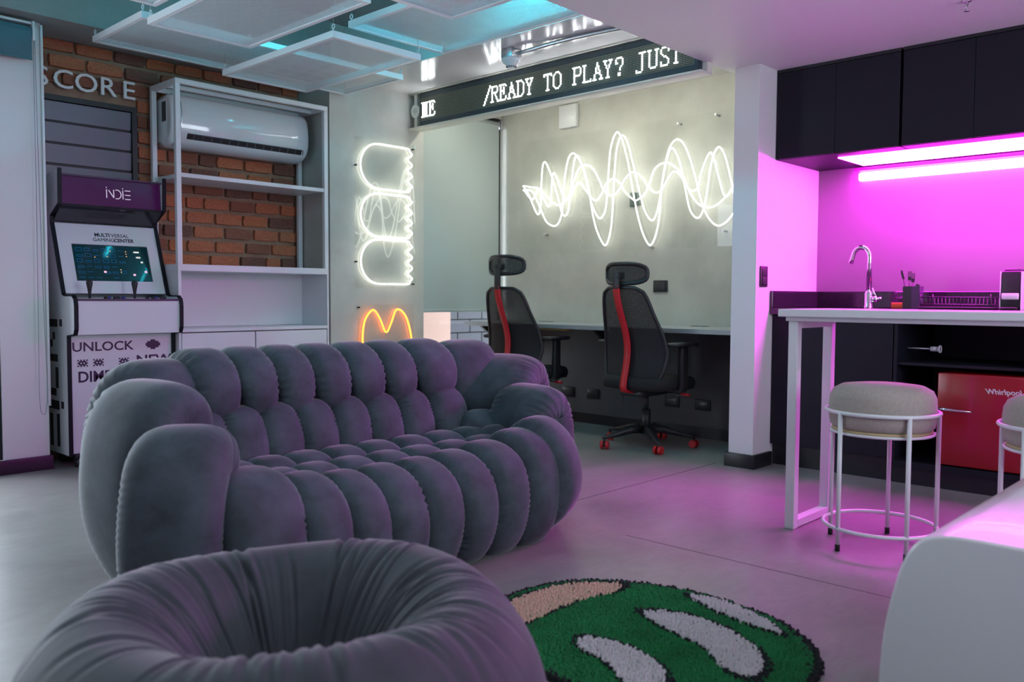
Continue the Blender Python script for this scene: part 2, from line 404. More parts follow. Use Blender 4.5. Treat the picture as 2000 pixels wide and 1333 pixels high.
b.tube(spline([(1.625, 5.04, 2.33), (1.627, 5.03, 1.6), (1.632, 5.02, 0.9), (1.640, 5.015, 0.5), (1.632, 5.012, 0.345), (1.618, 5.01, 0.31), (1.600, 5.012, 0.37), (1.603, 5.02, 0.7), (1.612, 5.03, 1.5), (1.617, 5.035, 2.33)], 8), 0.0016, 6)
b.build('bead_chain', mat('grey_chain', (.25, .26, .3), .5), t)
MB().rbox(1.655, 1.668, 5.046, 5.056, 0.35, 2.405, .002).build('trim_5', M['metalw'])
tag(bpy.data.objects['trim_5'], 'thin white corner bead on the left pier', 'trim', kind='structure')

# ------------------------------------------------------------------ SCORE lettering
t = thing('wall_lettering', (1.9, 5.285, 2.2), 'white raised letters spelling SCORE on the bricks', 'lettering')
lw = mat('white_acrylic', (0.72, 0.72, 0.74), 0.35)
for ch, xc in (('S', 1.731), ('C', 1.844), ('O', 1.970), ('R', 2.091), ('E', 2.214)):
    text_mb(ch, 0.15, (xc, 5.272, 2.184), (1, 0, 0), (0, 0, 1), depth=0.014, bold=0.0005, sx=1.12).build('letter', lw, t)

# ------------------------------------------------------------------ LED ticker
t = thing('led_sign', (4.12, 3.70, 2.18), 'long LED ticker reading READY TO PLAY under the alcove ceiling', 'sign')
fr = mat('cream_metal', (0.70, 0.70, 0.62), 0.35)
SX = 4.105
b = MB(); b.rbox(SX-0.012, SX+0.105, 2.47, 4.915, 2.178, 2.190, .002); b.rbox(SX+0.055, SX+0.105, 2.47, 4.915, 2.190, 2.44, .002)
b.rbox(SX-0.012, SX+0.055, 2.495, 4.915, 2.430, 2.439, .002)
b.build('channel', fr, t)
b = MB(); b.rbox(SX, SX+0.055, 2.50, 4.80, 2.192, 2.428, .004)
hous = b.build('housing', mat('dark_teal_housing', (0.02, 0.045, 0.06), 0.4), t)
ledp = bpy.data.materials.new('led_matrix'); n, l, p = nodes(ledp)
tc = n.new('ShaderNodeTexCoord'); sp = n.new('ShaderNodeSeparateXYZ'); l.new(tc.outputs['Object'], sp.inputs[0])
PITCHL = 0.00975
def fr_dist(sock, off):
    a = n.new('ShaderNodeMath'); a.operation = 'SUBTRACT'; l.new(sock, a.inputs[0]); a.inputs[1].default_value = off
    d = n.new('ShaderNodeMath'); d.operation = 'DIVIDE'; l.new(a.outputs[0], d.inputs[0]); d.inputs[1].default_value = PITCHL
    f = n.new('ShaderNodeMath'); f.operation = 'FRACT'; l.new(d.outputs[0], f.inputs[0])
    s_ = n.new('ShaderNodeMath'); s_.operation = 'SUBTRACT'; l.new(f.outputs[0], s_.inputs[0]); s_.inputs[1].default_value = 0.5
    q = n.new('ShaderNodeMath'); q.operation = 'POWER'; l.new(s_.outputs[0], q.inputs[0]); q.inputs[1].default_value = 2
    return q
def ysock(i): return sp.outputs[i]
a1 = fr_dist(sp.outputs['Y'], 0.0); a2 = fr_dist(sp.outputs['Z'], 0.0)
ad = n.new('ShaderNodeMath'); ad.operation = 'ADD'; l.new(a1.outputs[0], ad.inputs[0]); l.new(a2.outputs[0], ad.inputs[1])
lt = n.new('ShaderNodeMath'); lt.operation = 'LESS_THAN'; l.new(ad.outputs[0], lt.inputs[0]); lt.inputs[1].default_value = 0.075
mx = n.new('ShaderNodeMix'); mx.data_type = 'RGBA'; l.new(lt.outputs[0], mx.inputs['Factor'])
mx.inputs['A'].default_value = (0.02, 0.028, 0.026, 1); mx.inputs['B'].default_value = (0.42, 0.42, 0.30, 1)
l.new(mx.outputs['Result'], p.inputs['Base Color']); p.inputs['Roughness'].default_value = 0.45
MB().box(SX-0.0015, SX+0.001, 2.52, 4.785, 2.386-16*PITCHL-.003, 2.389).build('led_panel', ledp, hous)
FONT = {'R': 'FC4242427C4848444442E3'[0:22], 'E': 'FC42484878484840424 2FC'.replace(' ', ''), 'A': '1010182828243C444242E7', 'D': 'F84442424242424242 44F8'.replace(' ', ''),
        'Y': 'EE44442828101010101038', 'T': 'FE92101010101010101038', 'O': '3844828282828282824438', 'P': 'FC424242427C40404040E0', 'L': 'E0404040404040404042FE',
        '?': '3C424262020408080018 18'.replace(' ', ''), 'J': '3E080808080808080808 88F0'.replace(' ', ''), 'U': 'E74242424242424242423C', 'S': '3E42424020180402 42427C'.replace(' ', ''), 'M': 'EE6C6C6C6C5454545454D6'}
ledmat = emis('led_white', (0.92, 0.97, 1.0), E_LED)
def led_text(cells, y_first):
    b = MB()
    for ch, k in cells:
        yc = y_first - k*8*PITCHL
        if ch == '/':
            rows = {i: 1 << max(0, min(7, (i-2)//2+0)) for i in range(2, 15)}
            pts = [(r, 7-((r-2)//2 if (r-2)//2 < 8 else 7)) for r in range(2, 15)]
        else:
            hx = FONT[ch]; pts = []
            for r in range(len(hx)//2):
                v = int(hx[2*r:2*r+2], 16)
                for c in range(8):
                    if v & (128 >> c): pts.append((r+3, c))
        for r, c in pts:
            y = yc + 4*PITCHL - (c+0.5)*PITCHL; z = 2.386-(r+0.5)*PITCHL
            q = 0.0035
            b.prism([(q*math.cos(a*PI/3), q*math.sin(a*PI/3)) for a in range(6)], (SX-0.0016, y, z), (0, 1, 0), (0, 0, 1), (-1, 0, 0), 0.0022)
    return b
cells = [('M', -8), ('E', -7)] + [(c, i) for i, c in enumerate('/READY TO PLAY? JUST') if c != ' ']
for cl in cells:
    led_text([cl], 4.112).build('led_letter', ledmat, hous)['kind'] = 'stuff'
b = MB(); b.lathe([(0.018, 0), (0.044, 0), (0.05, 0.006), (0.046, 0.016), (0.02, 0.016), (0.018, 0.0)], (0, 0, 0), 28, axis='x')
o = b.build('end_disc', fr, t); o.location = Vector((SX+0.0, 4.855, 2.31))-t.location
b = MB(); b.box(SX+0.010, SX+0.05, 4.84, 4.87, 2.192, 2.428); b.build('end_post', fr, t)

# strip lamp hidden behind the ticker, washing the alcove wall
t = thing('strip_lamp', (4.42, 3.65, 2.44), 'white strip lamp on the alcove ceiling behind the LED ticker', 'lamp')
MB().rbox(4.40, 4.44, 2.60, 4.75, 2.424, 2.44, .003).build('housing', M['metalw'], t)
MB().rbox(4.405, 4.435, 2.61, 4.74, 2.414, 2.424, .004).build('diffuser', emis('strip_white', (1.0, 1.0, 0.86), E_STRIP), t)

# ------------------------------------------------------------------ occupancy sensor, conduit
t = thing('ceiling_sensor', (3.78, 3.58, 2.44), 'white domed ceiling sensor on a steel box beside the LED ticker', 'sensor')
b = MB(); b.rbox(3.735, 3.825, 3.535, 3.625, 2.385, 2.44, .004); b.build('junction_box', M['steel'], t)
b = MB(); b.lathe([(0, -.108), (.018, -.104), (.03, -.094), (.036, -.082), (.05, -.072), (.058, -.06), (.060, -.05), (.055, -.045), (.0, -.045)], (3.78, 3.58, 2.432), 32); dm = b.build('dome', M['plasticw'], t)
b = MB()
for k in range(14):
    a = 2*PI*k/14; b.box(3.78+.0275*math.cos(a)-.003, 3.78+.0275*math.cos(a)+.003, 3.58+.0275*math.sin(a)-.003, 3.58+.0275*math.sin(a)+.003, 2.432-.1, 2.432-.093)
b.build('vent_slot', M['plasticb'], dm)
b = MB(); b.tube(spline([(3.80, 3.535, 2.412), (3.80, 3.45, 2.415), (3.815, 3.25, 2.425), (3.83, 3.05, 2.427), (3.86, 2.80, 2.427), (3.90, 2.505, 2.427)], 8), 0.0125, 12); 
tag(b.build('conduit', M['steel']), 'grey steel conduit running from the ceiling sensor to the kitchen soffit', 'conduit')

# ------------------------------------------------------------------ hanging mesh panels
pm = bpy.data.materials.new('perforated_mesh'); n, l, p = nodes(pm)
p.inputs['Base Color'].default_value = (0.62, 0.68, 0.70, 1); p.inputs['Roughness'].default_value = 0.45
tc = n.new('ShaderNodeTexCoord'); sp = n.new('ShaderNodeSeparateXYZ'); l.new(tc.outputs['Object'], sp.inputs[0])
PITCHL = 0.011
a1 = fr_dist(sp.outputs['X'], 0.0); a2 = fr_dist(sp.outputs['Y'], 0.0)
ad = n.new('ShaderNodeMath'); ad.operation = 'ADD'; l.new(a1.outputs[0], ad.inputs[0]); l.new(a2.outputs[0], ad.inputs[1])
lt = n.new('ShaderNodeMath'); lt.operation = 'GREATER_THAN'; l.new(ad.outputs[0], lt.inputs[0]); lt.inputs[1].default_value = 0.090
l.new(lt.outputs[0], p.inputs['Alpha'])
wm = mat('steel_wire', (0.35, 0.4, 0.4), 0.4, metal=0.6)
def panel(x0, x1, y0, y1, z, label, hooks=((0, 0), (1, 0), (0, 1), (1, 1))):
    t = thing('ceiling_panel', ((x0+x1)/2, (y0+y1)/2, z), label, 'ceiling panel', 'hanging perforated ceiling panels')
    w, h = 0.022, 0.032
    b = MB(); b.box(x0, x1, y0, y0+w, z, z+h); b.box(x0, x1, y1-w, y1, z, z+h); b.box(x0, x0+w, y0+w, y1-w, z, z+h); b.box(x1-w, x1, y0+w, y1-w, z, z+h)
    b.build('frame', M['metalw'], t)
    MB().add([(x0+w, y0+w, z+.005), (x1-w, y0+w, z+.005), (x1-w, y1-w, z+.005), (x0+w, y1-w, z+.005)], [(0, 1, 2, 3)]).build('mesh_sheet', pm, t)
    for (i, j) in hooks:
        hx, hy = (x0+0.011, x1-0.011)[i], (y0+0.011, y1-0.011)[j]
        b = MB(); b.cyl((hx, hy, z+h), (hx, hy, z+h+0.012), 0.0025, n=8)
        b.tube([(hx, hy+0.011*math.cos(a*PI/6), z+h+0.022+0.011*math.sin(a*PI/6)) for a in range(12)], 0.0026, 8, closed=True)
        e = b.build('eye_bolt', M['metalw'], t)
        top = 2.80 if not (hx > 3.58 and 2.49 < hy < 4.92) else 2.44
        if hy < 2.49: top = 2.243
        MB().tube([(hx, hy, z+h+0.033), (hx, hy, top)], 0.0012, 6).build('wire', wm, e)
    return t
panel(1.855, 3.500, 4.25, 4.865, 2.32, 'long perforated panel hung closest to the brick wall')
panel(1.755, 2.275, 2.975, 3.962, 2.20, 'perforated panel hung at the top centre with a cyan glint')
panel(2.440, 2.992, 3.488, 4.557, 2.20, 'perforated panel fully in view above the shelving unit')
panel(2.600, 3.238, 2.52, 3.585, 2.30, 'cyan-lit perforated panel beside the ceiling sensor')
panel(2.10, 2.655, 1.80, 2.882, 2.20, 'perforated panel cut by the top edge, below the cyan-lit panel')
panel(1.10, 1.675, 2.65, 3.695, 2.20, 'perforated panel peeking in at the top left')
# cyan tubes lighting the slab
cy = emis('cyan_led', (0.03, 0.72, 0.95), E_CYAN)
for i, (x, y0, y1, lab) in enumerate(((2.758, 3.72, 3.95, 'short cyan LED tube glowing above the top centre panel'), (3.30, 2.60, 3.50, 'cyan LED tube above the cyan-lit panel'), (1.75, 1.9, 2.9, 'cyan LED tube overhead out of the frame'), (0.7, 2.8, 3.3, 'cyan LED tube overhead near the glazed door'))):
    zc = 2.50 if i == 0 else (2.73 if i == 1 else 2.6)
    t = thing('led_tube', (x, (y0+y1)/2, zc), lab, 'lamp', 'cyan LED tubes under the slab')
    MB().cyl((x, y0, zc), (x, y1, zc), 0.016 if i == 1 else 0.008, n=12).build('tube', cy, t)
    b = MB(); b.rbox(x-0.01, x+0.01, y0, y1, zc+0.009, zc+0.02, .002)
    for yy in (y0+0.03, y1-0.03): b.cyl((x, yy, zc+0.02), (x, yy, 2.80), 0.0015, n=6)
    b.build('holder', M['metalw'], t)
# LED panels added out of view in the lowered ceiling, fill for the lounge
for (x, y, lab) in ((1.25, 0.75, 'square LED panel added over the rug as fill light, above the frame'), (0.35, 1.75, 'square LED panel added over the pouf as fill light, above the frame')):
    t = thing('fill_panel', (x, y, 2.24), lab, 'fill light', 'added LED fill panels in the lowered ceiling')
    b = MB(); b.box(x-.3, x+.3, y-.3, y-.285, 2.228, 2.242); b.box(x-.3, x+.3, y+.285, y+.3, 2.228, 2.242); b.box(x-.3, x-.285, y-.285, y+.285, 2.228, 2.242); b.box(x+.285, x+.3, y-.285, y+.285, 2.228, 2.242); b.build('frame', M['metalw'], t)
    MB().box(x-.285, x+.285, y-.285, y+.285, 2.232, 2.242).build('diffuser', emis('fill_white', (0.86, 0.95, 1.0), E_FILL), t)
# sprinkler head on the kitchen ceiling
t = thing('sprinkler', (4.07, 1.155, 2.243), 'small sprinkler head under the white ceiling at the top right', 'sprinkler')
b = MB(); b.lathe([(0, 0), (0.02, 0), (0.016, -.006), (0.006, -.008), (0.006, -.02), (0, -.02)], (4.07, 1.155, 2.243), 16); b.tube([(4.062, 1.155, 2.225), (4.058, 1.155, 2.212), (4.068, 1.155, 2.2)], .002, 6); b.tube([(4.078, 1.155, 2.225), (4.082, 1.155, 2.212), (4.072, 1.155, 2.2)], .002, 6); b.lathe([(0, -.045), (.012, -.045), (.012, -.042), (0, -.04)], (4.07, 1.155, 2.243), 12)
b.build('head', M['steel'], t)

# ------------------------------------------------------------------ wave neon
WAVES = [
    [(4.651, 1.843), (4.589, 1.766), (4.501, 1.613), (4.467, 1.659), (4.457, 1.860), (4.445, 1.978), (4.423, 2.008), (4.390, 1.965), (4.335, 1.849), (4.281, 1.706), (4.251, 1.615), (4.217, 1.578), (4.184, 1.618), (4.166, 1.733), (4.140, 1.933), (4.112, 2.020), (4.072, 1.983), (4.019, 1.850), (3.968, 1.675), (3.917, 1.572), (3.874, 1.541), (3.833, 1.595), (3.817, 1.707), (3.806, 1.880), (3.787, 2.051), (3.738, 2.149), (3.689, 2.093), (3.636, 1.931), (3.620, 1.861), (3.575, 1.660), (3.539, 1.522), (3.492, 1.397), (3.439, 1.327), (3.396, 1.381), (3.366, 1.505), (3.349, 1.703), (3.320, 1.866), (3.277, 1.982), (3.229, 1.934), (3.190, 1.833), (3.157, 1.694), (3.117, 1.549), (3.061, 1.494), (3.021, 1.537), (2.994, 1.642), (2.968, 1.817), (2.942, 1.909), (2.907, 1.949), (2.863, 1.888), (2.819, 1.740), (2.788, 1.614), (2.753, 1.532)],
    [(4.656, 1.809), (4.590, 1.804), (4.538, 1.769), (4.467, 1.644), (4.406, 1.544), (4.327, 1.508), (4.274, 1.544), (4.246, 1.644), (4.229, 1.840), (4.197, 1.996), (4.149, 2.046), (4.095, 2.000), (4.038, 1.908), (3.991, 1.762), (3.953, 1.575), (3.906, 1.438), (3.836, 1.340), (3.792, 1.425), (3.772, 1.577), (3.758, 1.840), (3.739, 2.031), (3.698, 2.122), (3.646, 2.068), (3.603, 1.934), (3.578, 1.857), (3.534, 1.698), (3.487, 1.566), (3.430, 1.499), (3.390, 1.547), (3.364, 1.658), (3.328, 1.866), (3.285, 1.999), (3.224, 2.038), (3.162, 1.972), (3.100, 1.818), (3.053, 1.660), (3.014, 1.549), (2.961, 1.469), (2.904, 1.435), (2.834, 1.468), (2.771, 1.551), (2.734, 1.610)],
    [(4.651, 1.843), (4.569, 1.825), (4.498, 1.810), (4.428, 1.753), (4.358, 1.693), (4.280, 1.667), (4.204, 1.707), (4.157, 1.797), (4.103, 1.914), (4.034, 1.949), (3.957, 1.907), (3.902, 1.825), (3.857, 1.744), (3.783, 1.700), (3.718, 1.739), (3.668, 1.811), (3.598, 1.854), (3.527, 1.812), (3.469, 1.736), (3.405, 1.691), (3.353, 1.710), (3.319, 1.760), (3.258, 1.825), (3.196, 1.781), (3.157, 1.714), (3.109, 1.680), (3.064, 1.706), (3.041, 1.805), (2.984, 1.920), (2.948, 1.872), (2.910, 1.749), (2.865, 1.626), (2.817, 1.672), (2.769, 1.785), (2.732, 1.849)],
    [(4.656, 1.809), (4.569, 1.730), (4.513, 1.805), (4.488, 1.803), (4.448, 1.725), (4.399, 1.662), (4.373, 1.720), (4.364, 1.852), (4.348, 1.920), (4.302, 1.846), (4.252, 1.739), (4.218, 1.697), (4.166, 1.747), (4.130, 1.802), (4.088, 1.822), (4.037, 1.766), (3.945, 1.677), (3.883, 1.719), (3.840, 1.792), (3.784, 1.822), (3.719, 1.788), (3.675, 1.722), (3.599, 1.659), (3.575, 1.650), (3.509, 1.683), (3.469, 1.746), (3.415, 1.862), (3.325, 1.891), (3.243, 1.845), (3.181, 1.767), (3.126, 1.659), (3.066, 1.590), (2.999, 1.561), (2.928, 1.574), (2.865, 1.620), (2.810, 1.666), (2.766, 1.684), (2.729, 1.696)],
]
neonw = emis('neon_white', (1.0, 1.0, 0.90), E_WAVE); neong = emis('neon_white_loop', (1.0, 1.0, 0.90), E_GHOST)
acr = bpy.data.materials.new('clear_acrylic'); n, l, p = nodes(acr); n.remove(p)
tr = n.new('ShaderNodeBsdfTransparent'); gs = n.new('ShaderNodeBsdfGlossy'); gs.inputs['Roughness'].default_value = 0.02
ms = n.new('ShaderNodeMixShader'); ms.inputs[0].default_value = 0.045; tr.inputs[0].default_value = (.985, .99, .985, 1)
l.new(tr.outputs[0], ms.inputs[1]); l.new(gs.outputs[0], ms.inputs[2]); l.new(ms.outputs[0], n['Material Output'].inputs[0])
acr2 = acr.copy(); acr2.name = 'clear_acrylic_thin'; acr2.node_tree.nodes['Mix Shader'].inputs[0].default_value = 0.015
t = thing('wave_neon', (5.095, 3.7, 1.3), 'tangled white wave neon sign on the concrete wall above the desk', 'neon sign')
for k, W in enumerate(WAVES):
    xx = 5.056+0.006*k
    MB().tube(spline([(xx, y, z) for y, z in W], 6), 0.0049, 8).build('neon_tube', neonw, t)
b = MB().rbox(5.085, 5.088, 2.55, 4.70, 1.30, 2.19, .001, 1, False); b.build('acrylic_backing', acr2, t)
for (y, z) in ((2.95, 2.17), (4.45, 1.45), (3.46, 1.315), (2.88, 1.40), (3.24, 2.15)):
    MB().cyl((5.075, y, z), (XW-.001, y, z), 0.007, n=10).build('standoff', M['steel'], t)
# loop neon on the pier
t = thing('loop_neon', (3.87, 4.89, 1.03), 'stack of three white rounded loop neons on the concrete pier', 'neon sign')
def loop(zc, h):
    pts = []; zt, zb = zc+h/2, zc-h/2
    for i in range(9):
        a = PI/2+PI*i/8; pts.append((3.80+0.16*math.cos(a), zc+h/2*math.sin(a)))
    pts += [(3.90, zb), (4.05, zb)]
    for i in range(1, 32):
        f = i/32; pts.append((4.083+0.020*math.sin(2*PI*4*f-PI/2)*min(1, 8*f, 8*(1-f)), zb+h*f))
    pts += [(4.05, zt), (3.90, zt)]
    return pts
for zc, h in ((1.878, 0.315), (1.535, 0.305), (1.205, 0.315)):
    MB().tube(spline([(x, 4.885, z) for x, z in loop(zc, h)], 5, True), 0.0054, 8, closed=True).build('neon_tube', neong, t)
MB().rbox(3.60, 4.15, 4.900, 4.903, 1.02, 2.07, .001, 1, False).build('acrylic_backing', acr, t)
for (x, z) in ((3.615, 1.87), (3.615, 1.20), (4.13, 2.04), (4.13, 1.05)):
    MB().cyl((x, 4.895, z), (x, YW-.001, z), 0.006, n=10).build('standoff', M['plasticb'], t)
t = thing('orange_neon', (3.87, 4.89, 0.45), 'orange neon outline with a deep notch, low on the pier', 'neon sign')
hp = [(3.658, 0.60), (3.659, 0.739), (3.69, 0.818), (3.749, 0.861), (3.803, 0.802), (3.859, 0.701), (3.905, 0.763), (3.953, 0.859), (4.015, 0.844), (4.068, 0.76), (4.096, 0.60), (4.02, 0.47), (3.875, 0.36), (3.73, 0.47)]
MB().tube(spline([(x, 4.885, z) for x, z in hp], 6, True), 0.0062, 8, closed=True).build('neon_tube', emis('neon_orange', (1.0, 0.22, 0.025), E_ORANGE), t)
MB().rbox(3.62, 4.13, 4.900, 4.903, 0.33, 0.90, .001, 1, False).build('acrylic_backing', acr, t)
for (x, z) in ((3.635, 0.88), (4.115, 0.35)):
    MB().cyl((x, 4.895, z), (x, YW-.001, z), 0.006, n=10).build('standoff', M['plasticb'], t)

# ------------------------------------------------------------------ boxes and sockets on the back wall
t = thing('wall_box', (XW, 4.235, 2.26), 'white electrical access box under the LED ticker', 'electrical box')
b = MB(); b.rbox(XW-0.035, XW, 4.15, 4.32, 2.255, 2.425, .004); b.build('body', M['plasticw'], t)
b = MB(); b.rbox(XW-0.038, XW-0.035, 4.157, 4.313, 2.262, 2.418, .001); b.cyl((XW-0.042, 4.175, 2.34), (XW-0.036, 4.175, 2.34), 0.005, n=10); b.build('cover', M['plasticw'], t)
t = thing('junction_box', (XW, 3.61, 1.61), 'small grey-green box behind the wave neon', 'electrical box')
b = MB(); b.rbox(XW-0.014, XW, 3.61, 3.66, 1.615, 1.715, .004); b.build('body', mat('grey_green_plastic', (.10, .13, .12), .5), t)
b = MB(); b.rbox(XW-0.010, XW, 3.568, 3.606, 1.62, 1.712, .004); b.build('side_box', mat('grey_green_plastic_dark', (.09, .12, .11), .5), t)
def socket(Y0, Y1, Z0, Z1, label, X=XW, orange=False):
    t = thing('wall_socket', (X, (Y0+Y1)/2, Z0), label, 'socket', 'black sockets on the back wall')
    b = MB(); b.rbox(X-0.010, X, Y0, Y1, Z0, Z1, .004); b.build('plate', M['plasticb'], t)
    b = MB(); b.rbox(X-0.014, X-0.010, Y0+.014, Y1-.014, Z0+.014, Z1-.014, .003); b.build('insert', mat('socket_black', (.03, .03, .032), .3), t)
socket(3.335, 3.451, 0.997, 1.081, 'black socket above the desk, right of the nearer office chair')
XP = XW-0.012
socket(4.157, 4.277, 0.190, 0.267, 'leftmost low black socket, just past the sofa', XP)
socket(3.915, 4.033, 0.192, 0.268, 'low black socket with an orange glint, second from the left', XP)
socket(3.217, 3.335, 0.195, 0.270, 'low black socket beside the chair gas lift, third from the left', XP)
socket(2.971, 3.091, 0.192, 0.265, 'rightmost low black socket, nearest the partition', XP)
t = thing('light_switch', (4.47, 2.28, 1.03), 'black switch plate on the magenta side of the partition', 'switch')
b = MB(); b.rbox(4.428, 4.512, 2.270, 2.28, 1.022, 1.138, .004); b.build('plate', M['plasticb'], t)
b = MB(); b.rbox(4.445, 4.495, 2.266, 2.270, 1.035, 1.077, .002); b.rbox(4.445, 4.495, 2.266, 2.270, 1.083, 1.125, .002); b.build('rocker', mat('switch_black', (.03, .03, .035), .3), t)

# ------------------------------------------------------------------ shelving unit
t = thing('shelving_unit', (2.86, 5.08, 0), 'tall white metal shelving unit standing in the brick niche', 'shelving')
SX0, SX1, SY0, SY1 = 2.338, 3.398, 4.921, 5.265
for (x, y) in ((SX0, SY0), (SX1-.03, SY0), (SX0, SY1-.03), (SX1-.03, SY1-.03)):
    MB().rbox(x, x+.03, y, y+.03, 1.145, 2.205, .002, 1, False).build('post', M['metalw'], t)
for nm, a in (('rail', (SX0, SX1, SY0, SY0+.03, 2.205, 2.235)), ('rail', (SX0, SX1, SY1-.03, SY1, 2.205, 2.235)), ('rail', (SX0, SX0+.03, SY0+.03, SY1-.03, 2.205, 2.235)), ('rail', (SX1-.03, SX1, SY0+.03, SY1-.03, 2.205, 2.235)),
              ('rail', (SX0+.03, SX1-.03, 5.08, 5.11, 2.207, 2.233))):
    MB().rbox(*a, .002, 1, False).build(nm, M['metalw'], t)
MB().rbox(SX0+.03, SX1-.03, SY0+.004, SY1-.004, 1.660, 1.685, .002, 1, False).build('shelf_board', M['lacq'], t)
MB().rbox(SX0, SX1, SY0-.001, SY1, 1.105, 1.145, .002, 1, False).build('shelf_board', M['lacq'], t)
MB().rbox(SX0, SX0+.02, SY0, SY1, 0.76, 1.105, .001, 1, False).build('side_panel', M['lacq'], t)
MB().rbox(SX1-.014, SX1, SY0, SY1, 0.0, 1.105, .001, 1, False).build('side_panel', M['lacq'], t)
MB().rbox(SX0, SX0+.014, SY0, SY1, 0.0, 0.76, .001, 1, False).build('side_panel', M['lacq'], t)
MB().box(SX0+.02, SX1-.014, 5.228, 5.24, 0.76, 1.105).build('back_panel', M['lacq'], t)
MB().rbox(SX0+.014, SX1-.014, SY0-.002, SY1, 0.738, 0.758, .001, 1, False).build('shelf_board', M['lacq'], t)
for a, c in ((SX0+.018, 2.838), (2.846, SX1-.018)):
    MB().rbox(a, c, SY0, SY0+.018, 0.06, 0.732, .002, 1, False).build('door', M['lacq'], t)
MB().box(SX0+.014, SX1-.014, SY0+.03, SY1, 0, 0.06).build('plinth', M['black'], t)

# ------------------------------------------------------------------ air conditioner
t = thing('air_conditioner', (2.85, 5.2, 1.87), 'white split air conditioner mounted on the bricks behind the shelving', 'air conditioner')
prof = [(5.292, 2.19), (5.14, 2.19), (5.105, 2.18), (5.085, 2.155), (5.072, 2.10), (5.066, 2.03), (5.068, 1.98), (5.078, 1.945), (5.10, 1.905), (5.14, 1.878), (5.20, 1.868), (5.292, 1.87)]
AX0, AX1 = 2.385, 3.355
pr = [(-(5.292-y), z) for y, z in prof]
def ac_ring(x, k, yo=0):
    cy_, cz_ = 5.19, 2.03
    return [(x, 5.292 if y > 5.29 else cy_+(y-cy_)*k+yo, cz_+(z-cz_)*k) for y, z in prof]
rings = [ac_ring(AX0, .80), ac_ring(AX0+.008, .92), ac_ring(AX0+.03, 1.0), ac_ring(AX1-.05, 1.0), ac_ring(AX1-.02, .97), ac_ring(AX1-.006, .90), ac_ring(AX1, .78)]
vs = [q for r in rings for q in r]; P_ = len(prof); fs = []
for i in range(len(rings)-1):
    for j in range(P_): fs.append((i*P_+j, i*P_+(j+1) % P_, (i+1)*P_+(j+1) % P_, (i+1)*P_+j))
acm = mat('gloss_white_plastic', (0.70, 0.72, 0.74), 0.10, coat=0.6)
b = MB(); b.add(vs, fs, True); b.add(rings[0], [tuple(range(P_))]); b.add(rings[-1], [tuple(range(P_))]); b.build('body', acm, t)
b = MB(); b.prism([(5.0785, 1.945), (5.094, 1.917), (5.11, 1.917), (5.10, 1.95)], (AX0+.10, 0, 0), (0, 1, 0), (0, 0, 1), (1, 0, 0), AX1-AX0-.16)
b.v = [(x, y-.003, z) for x, y, z in b.v]; sl = b.build('air_outlet', M['plasticb'], t)
for k in range(14):
    xx = AX0+.14+.06*k
    MB().prism([(5.076, 1.944), (5.090, 1.918), (5.094, 1.92), (5.08, 1.947)], (xx, -.0035, 0), (0, 1, 0), (0, 0, 1), (1, 0, 0), .002).build('vane', mat('vane_grey', (.2, .2, .22), .4) if k == 0 else bpy.data.materials['vane_grey'], sl)
MB().box(AX0+.10, AX1-.06, 5.068, 5.073, 1.944, 1.949).build('flap_edge', mat('dark_line', (.03, .03, .04), .4), t)
b = MB(); b.tube(spline([(AX0+.052, 5.135, 2.196), (AX0+.055, 5.10, 2.183), (AX0+.058, 5.068, 2.10), (AX0+.058, 5.06, 2.03), (AX0+.052, 5.07, 1.965), (AX0+.04, 5.10, 1.90), (AX0+.03, 5.14, 1.872)], 5), 0.003, 6); b.build('chrome_line', M['chrome'], t)
b = MB(); b.box(AX0-.002, AX0+.004, 5.15, 5.20, 2.02, 2.14); b.build('vent_grille', M['plasticb'], t)

# ------------------------------------------------------------------ arcade cabinet
AXL, AXR = 1.73, 2.333
t = thing('arcade_cabinet', (2.03, 5.1, 0), 'white upright arcade cabinet with purple marquee beside the pier', 'arcade machine')
wl = mat('arcade_white', (0.70, 0.71, 0.75), 0.32); tm = mat('t_molding', (0.008, 0.008, 0.014), 0.5, spec=0.2)
pu = mat('print_purple', (0.035, 0.006, 0.05), 0.4)
profA = [(5.275, 0.07), (4.972, 0.07), (4.970, 0.731), (4.925, 0.735), (4.875, 0.742), (4.858, 0.775), (4.855, 0.90), (4.865, 0.94), (4.89, 0.957), (5.00, 0.957), (5.035, 0.968), (5.185, 1.365), (5.183, 1.40), (5.062, 1.459), (5.057, 1.656), (5.275, 1.63)]
for x0 in (AXL, AXR-.018):
    MB().prism(profA, (x0, 0, 0), (0, 1, 0), (0, 0, 1), (1, 0, 0), 0.018).build('side_panel', wl, t)
    b = MB(); e = profA[1:-1]
    pts = [(x0+.009, y, z) for y, z in e]
    vs = []; 
    for i in range(len(pts)-1):
        (a0, a1, a2), (b0, b1, b2) = pts[i], pts[i+1]
        d = Vector((0, b1-a1, b2-a2)).normalized(); nn = Vector((0, d.z, -d.y))
        if nn.y > 0 and abs(nn.y) > abs(nn.z): nn = -nn
        w_ = 0.0105
        A0, B0 = Vector((a0, a1, a2)), Vector((b0, b1, b2))
        q = [A0+Vector((s_*w_, 0, 0)) + nn*h_ for h_ in (-.002, .006) for s_ in (-1, 1)] + [B0+Vector((s_*w_, 0, 0)) + nn*h_ for h_ in (-.002, .006) for s_ in (-1, 1)]
        b.add(q, [(0, 1, 3, 2), (4, 6, 7, 5), (0, 4, 5, 1), (2, 3, 7, 6), (0, 2, 6, 4), (1, 5, 7, 3)])
    b.build('edge_molding', tm, t)
IX0, IX1 = AXL+.018, AXR-.018
lowp = MB().box(IX0, IX1, 4.978, 4.992, 0.08, 0.735).build('lower_front', wl, t)
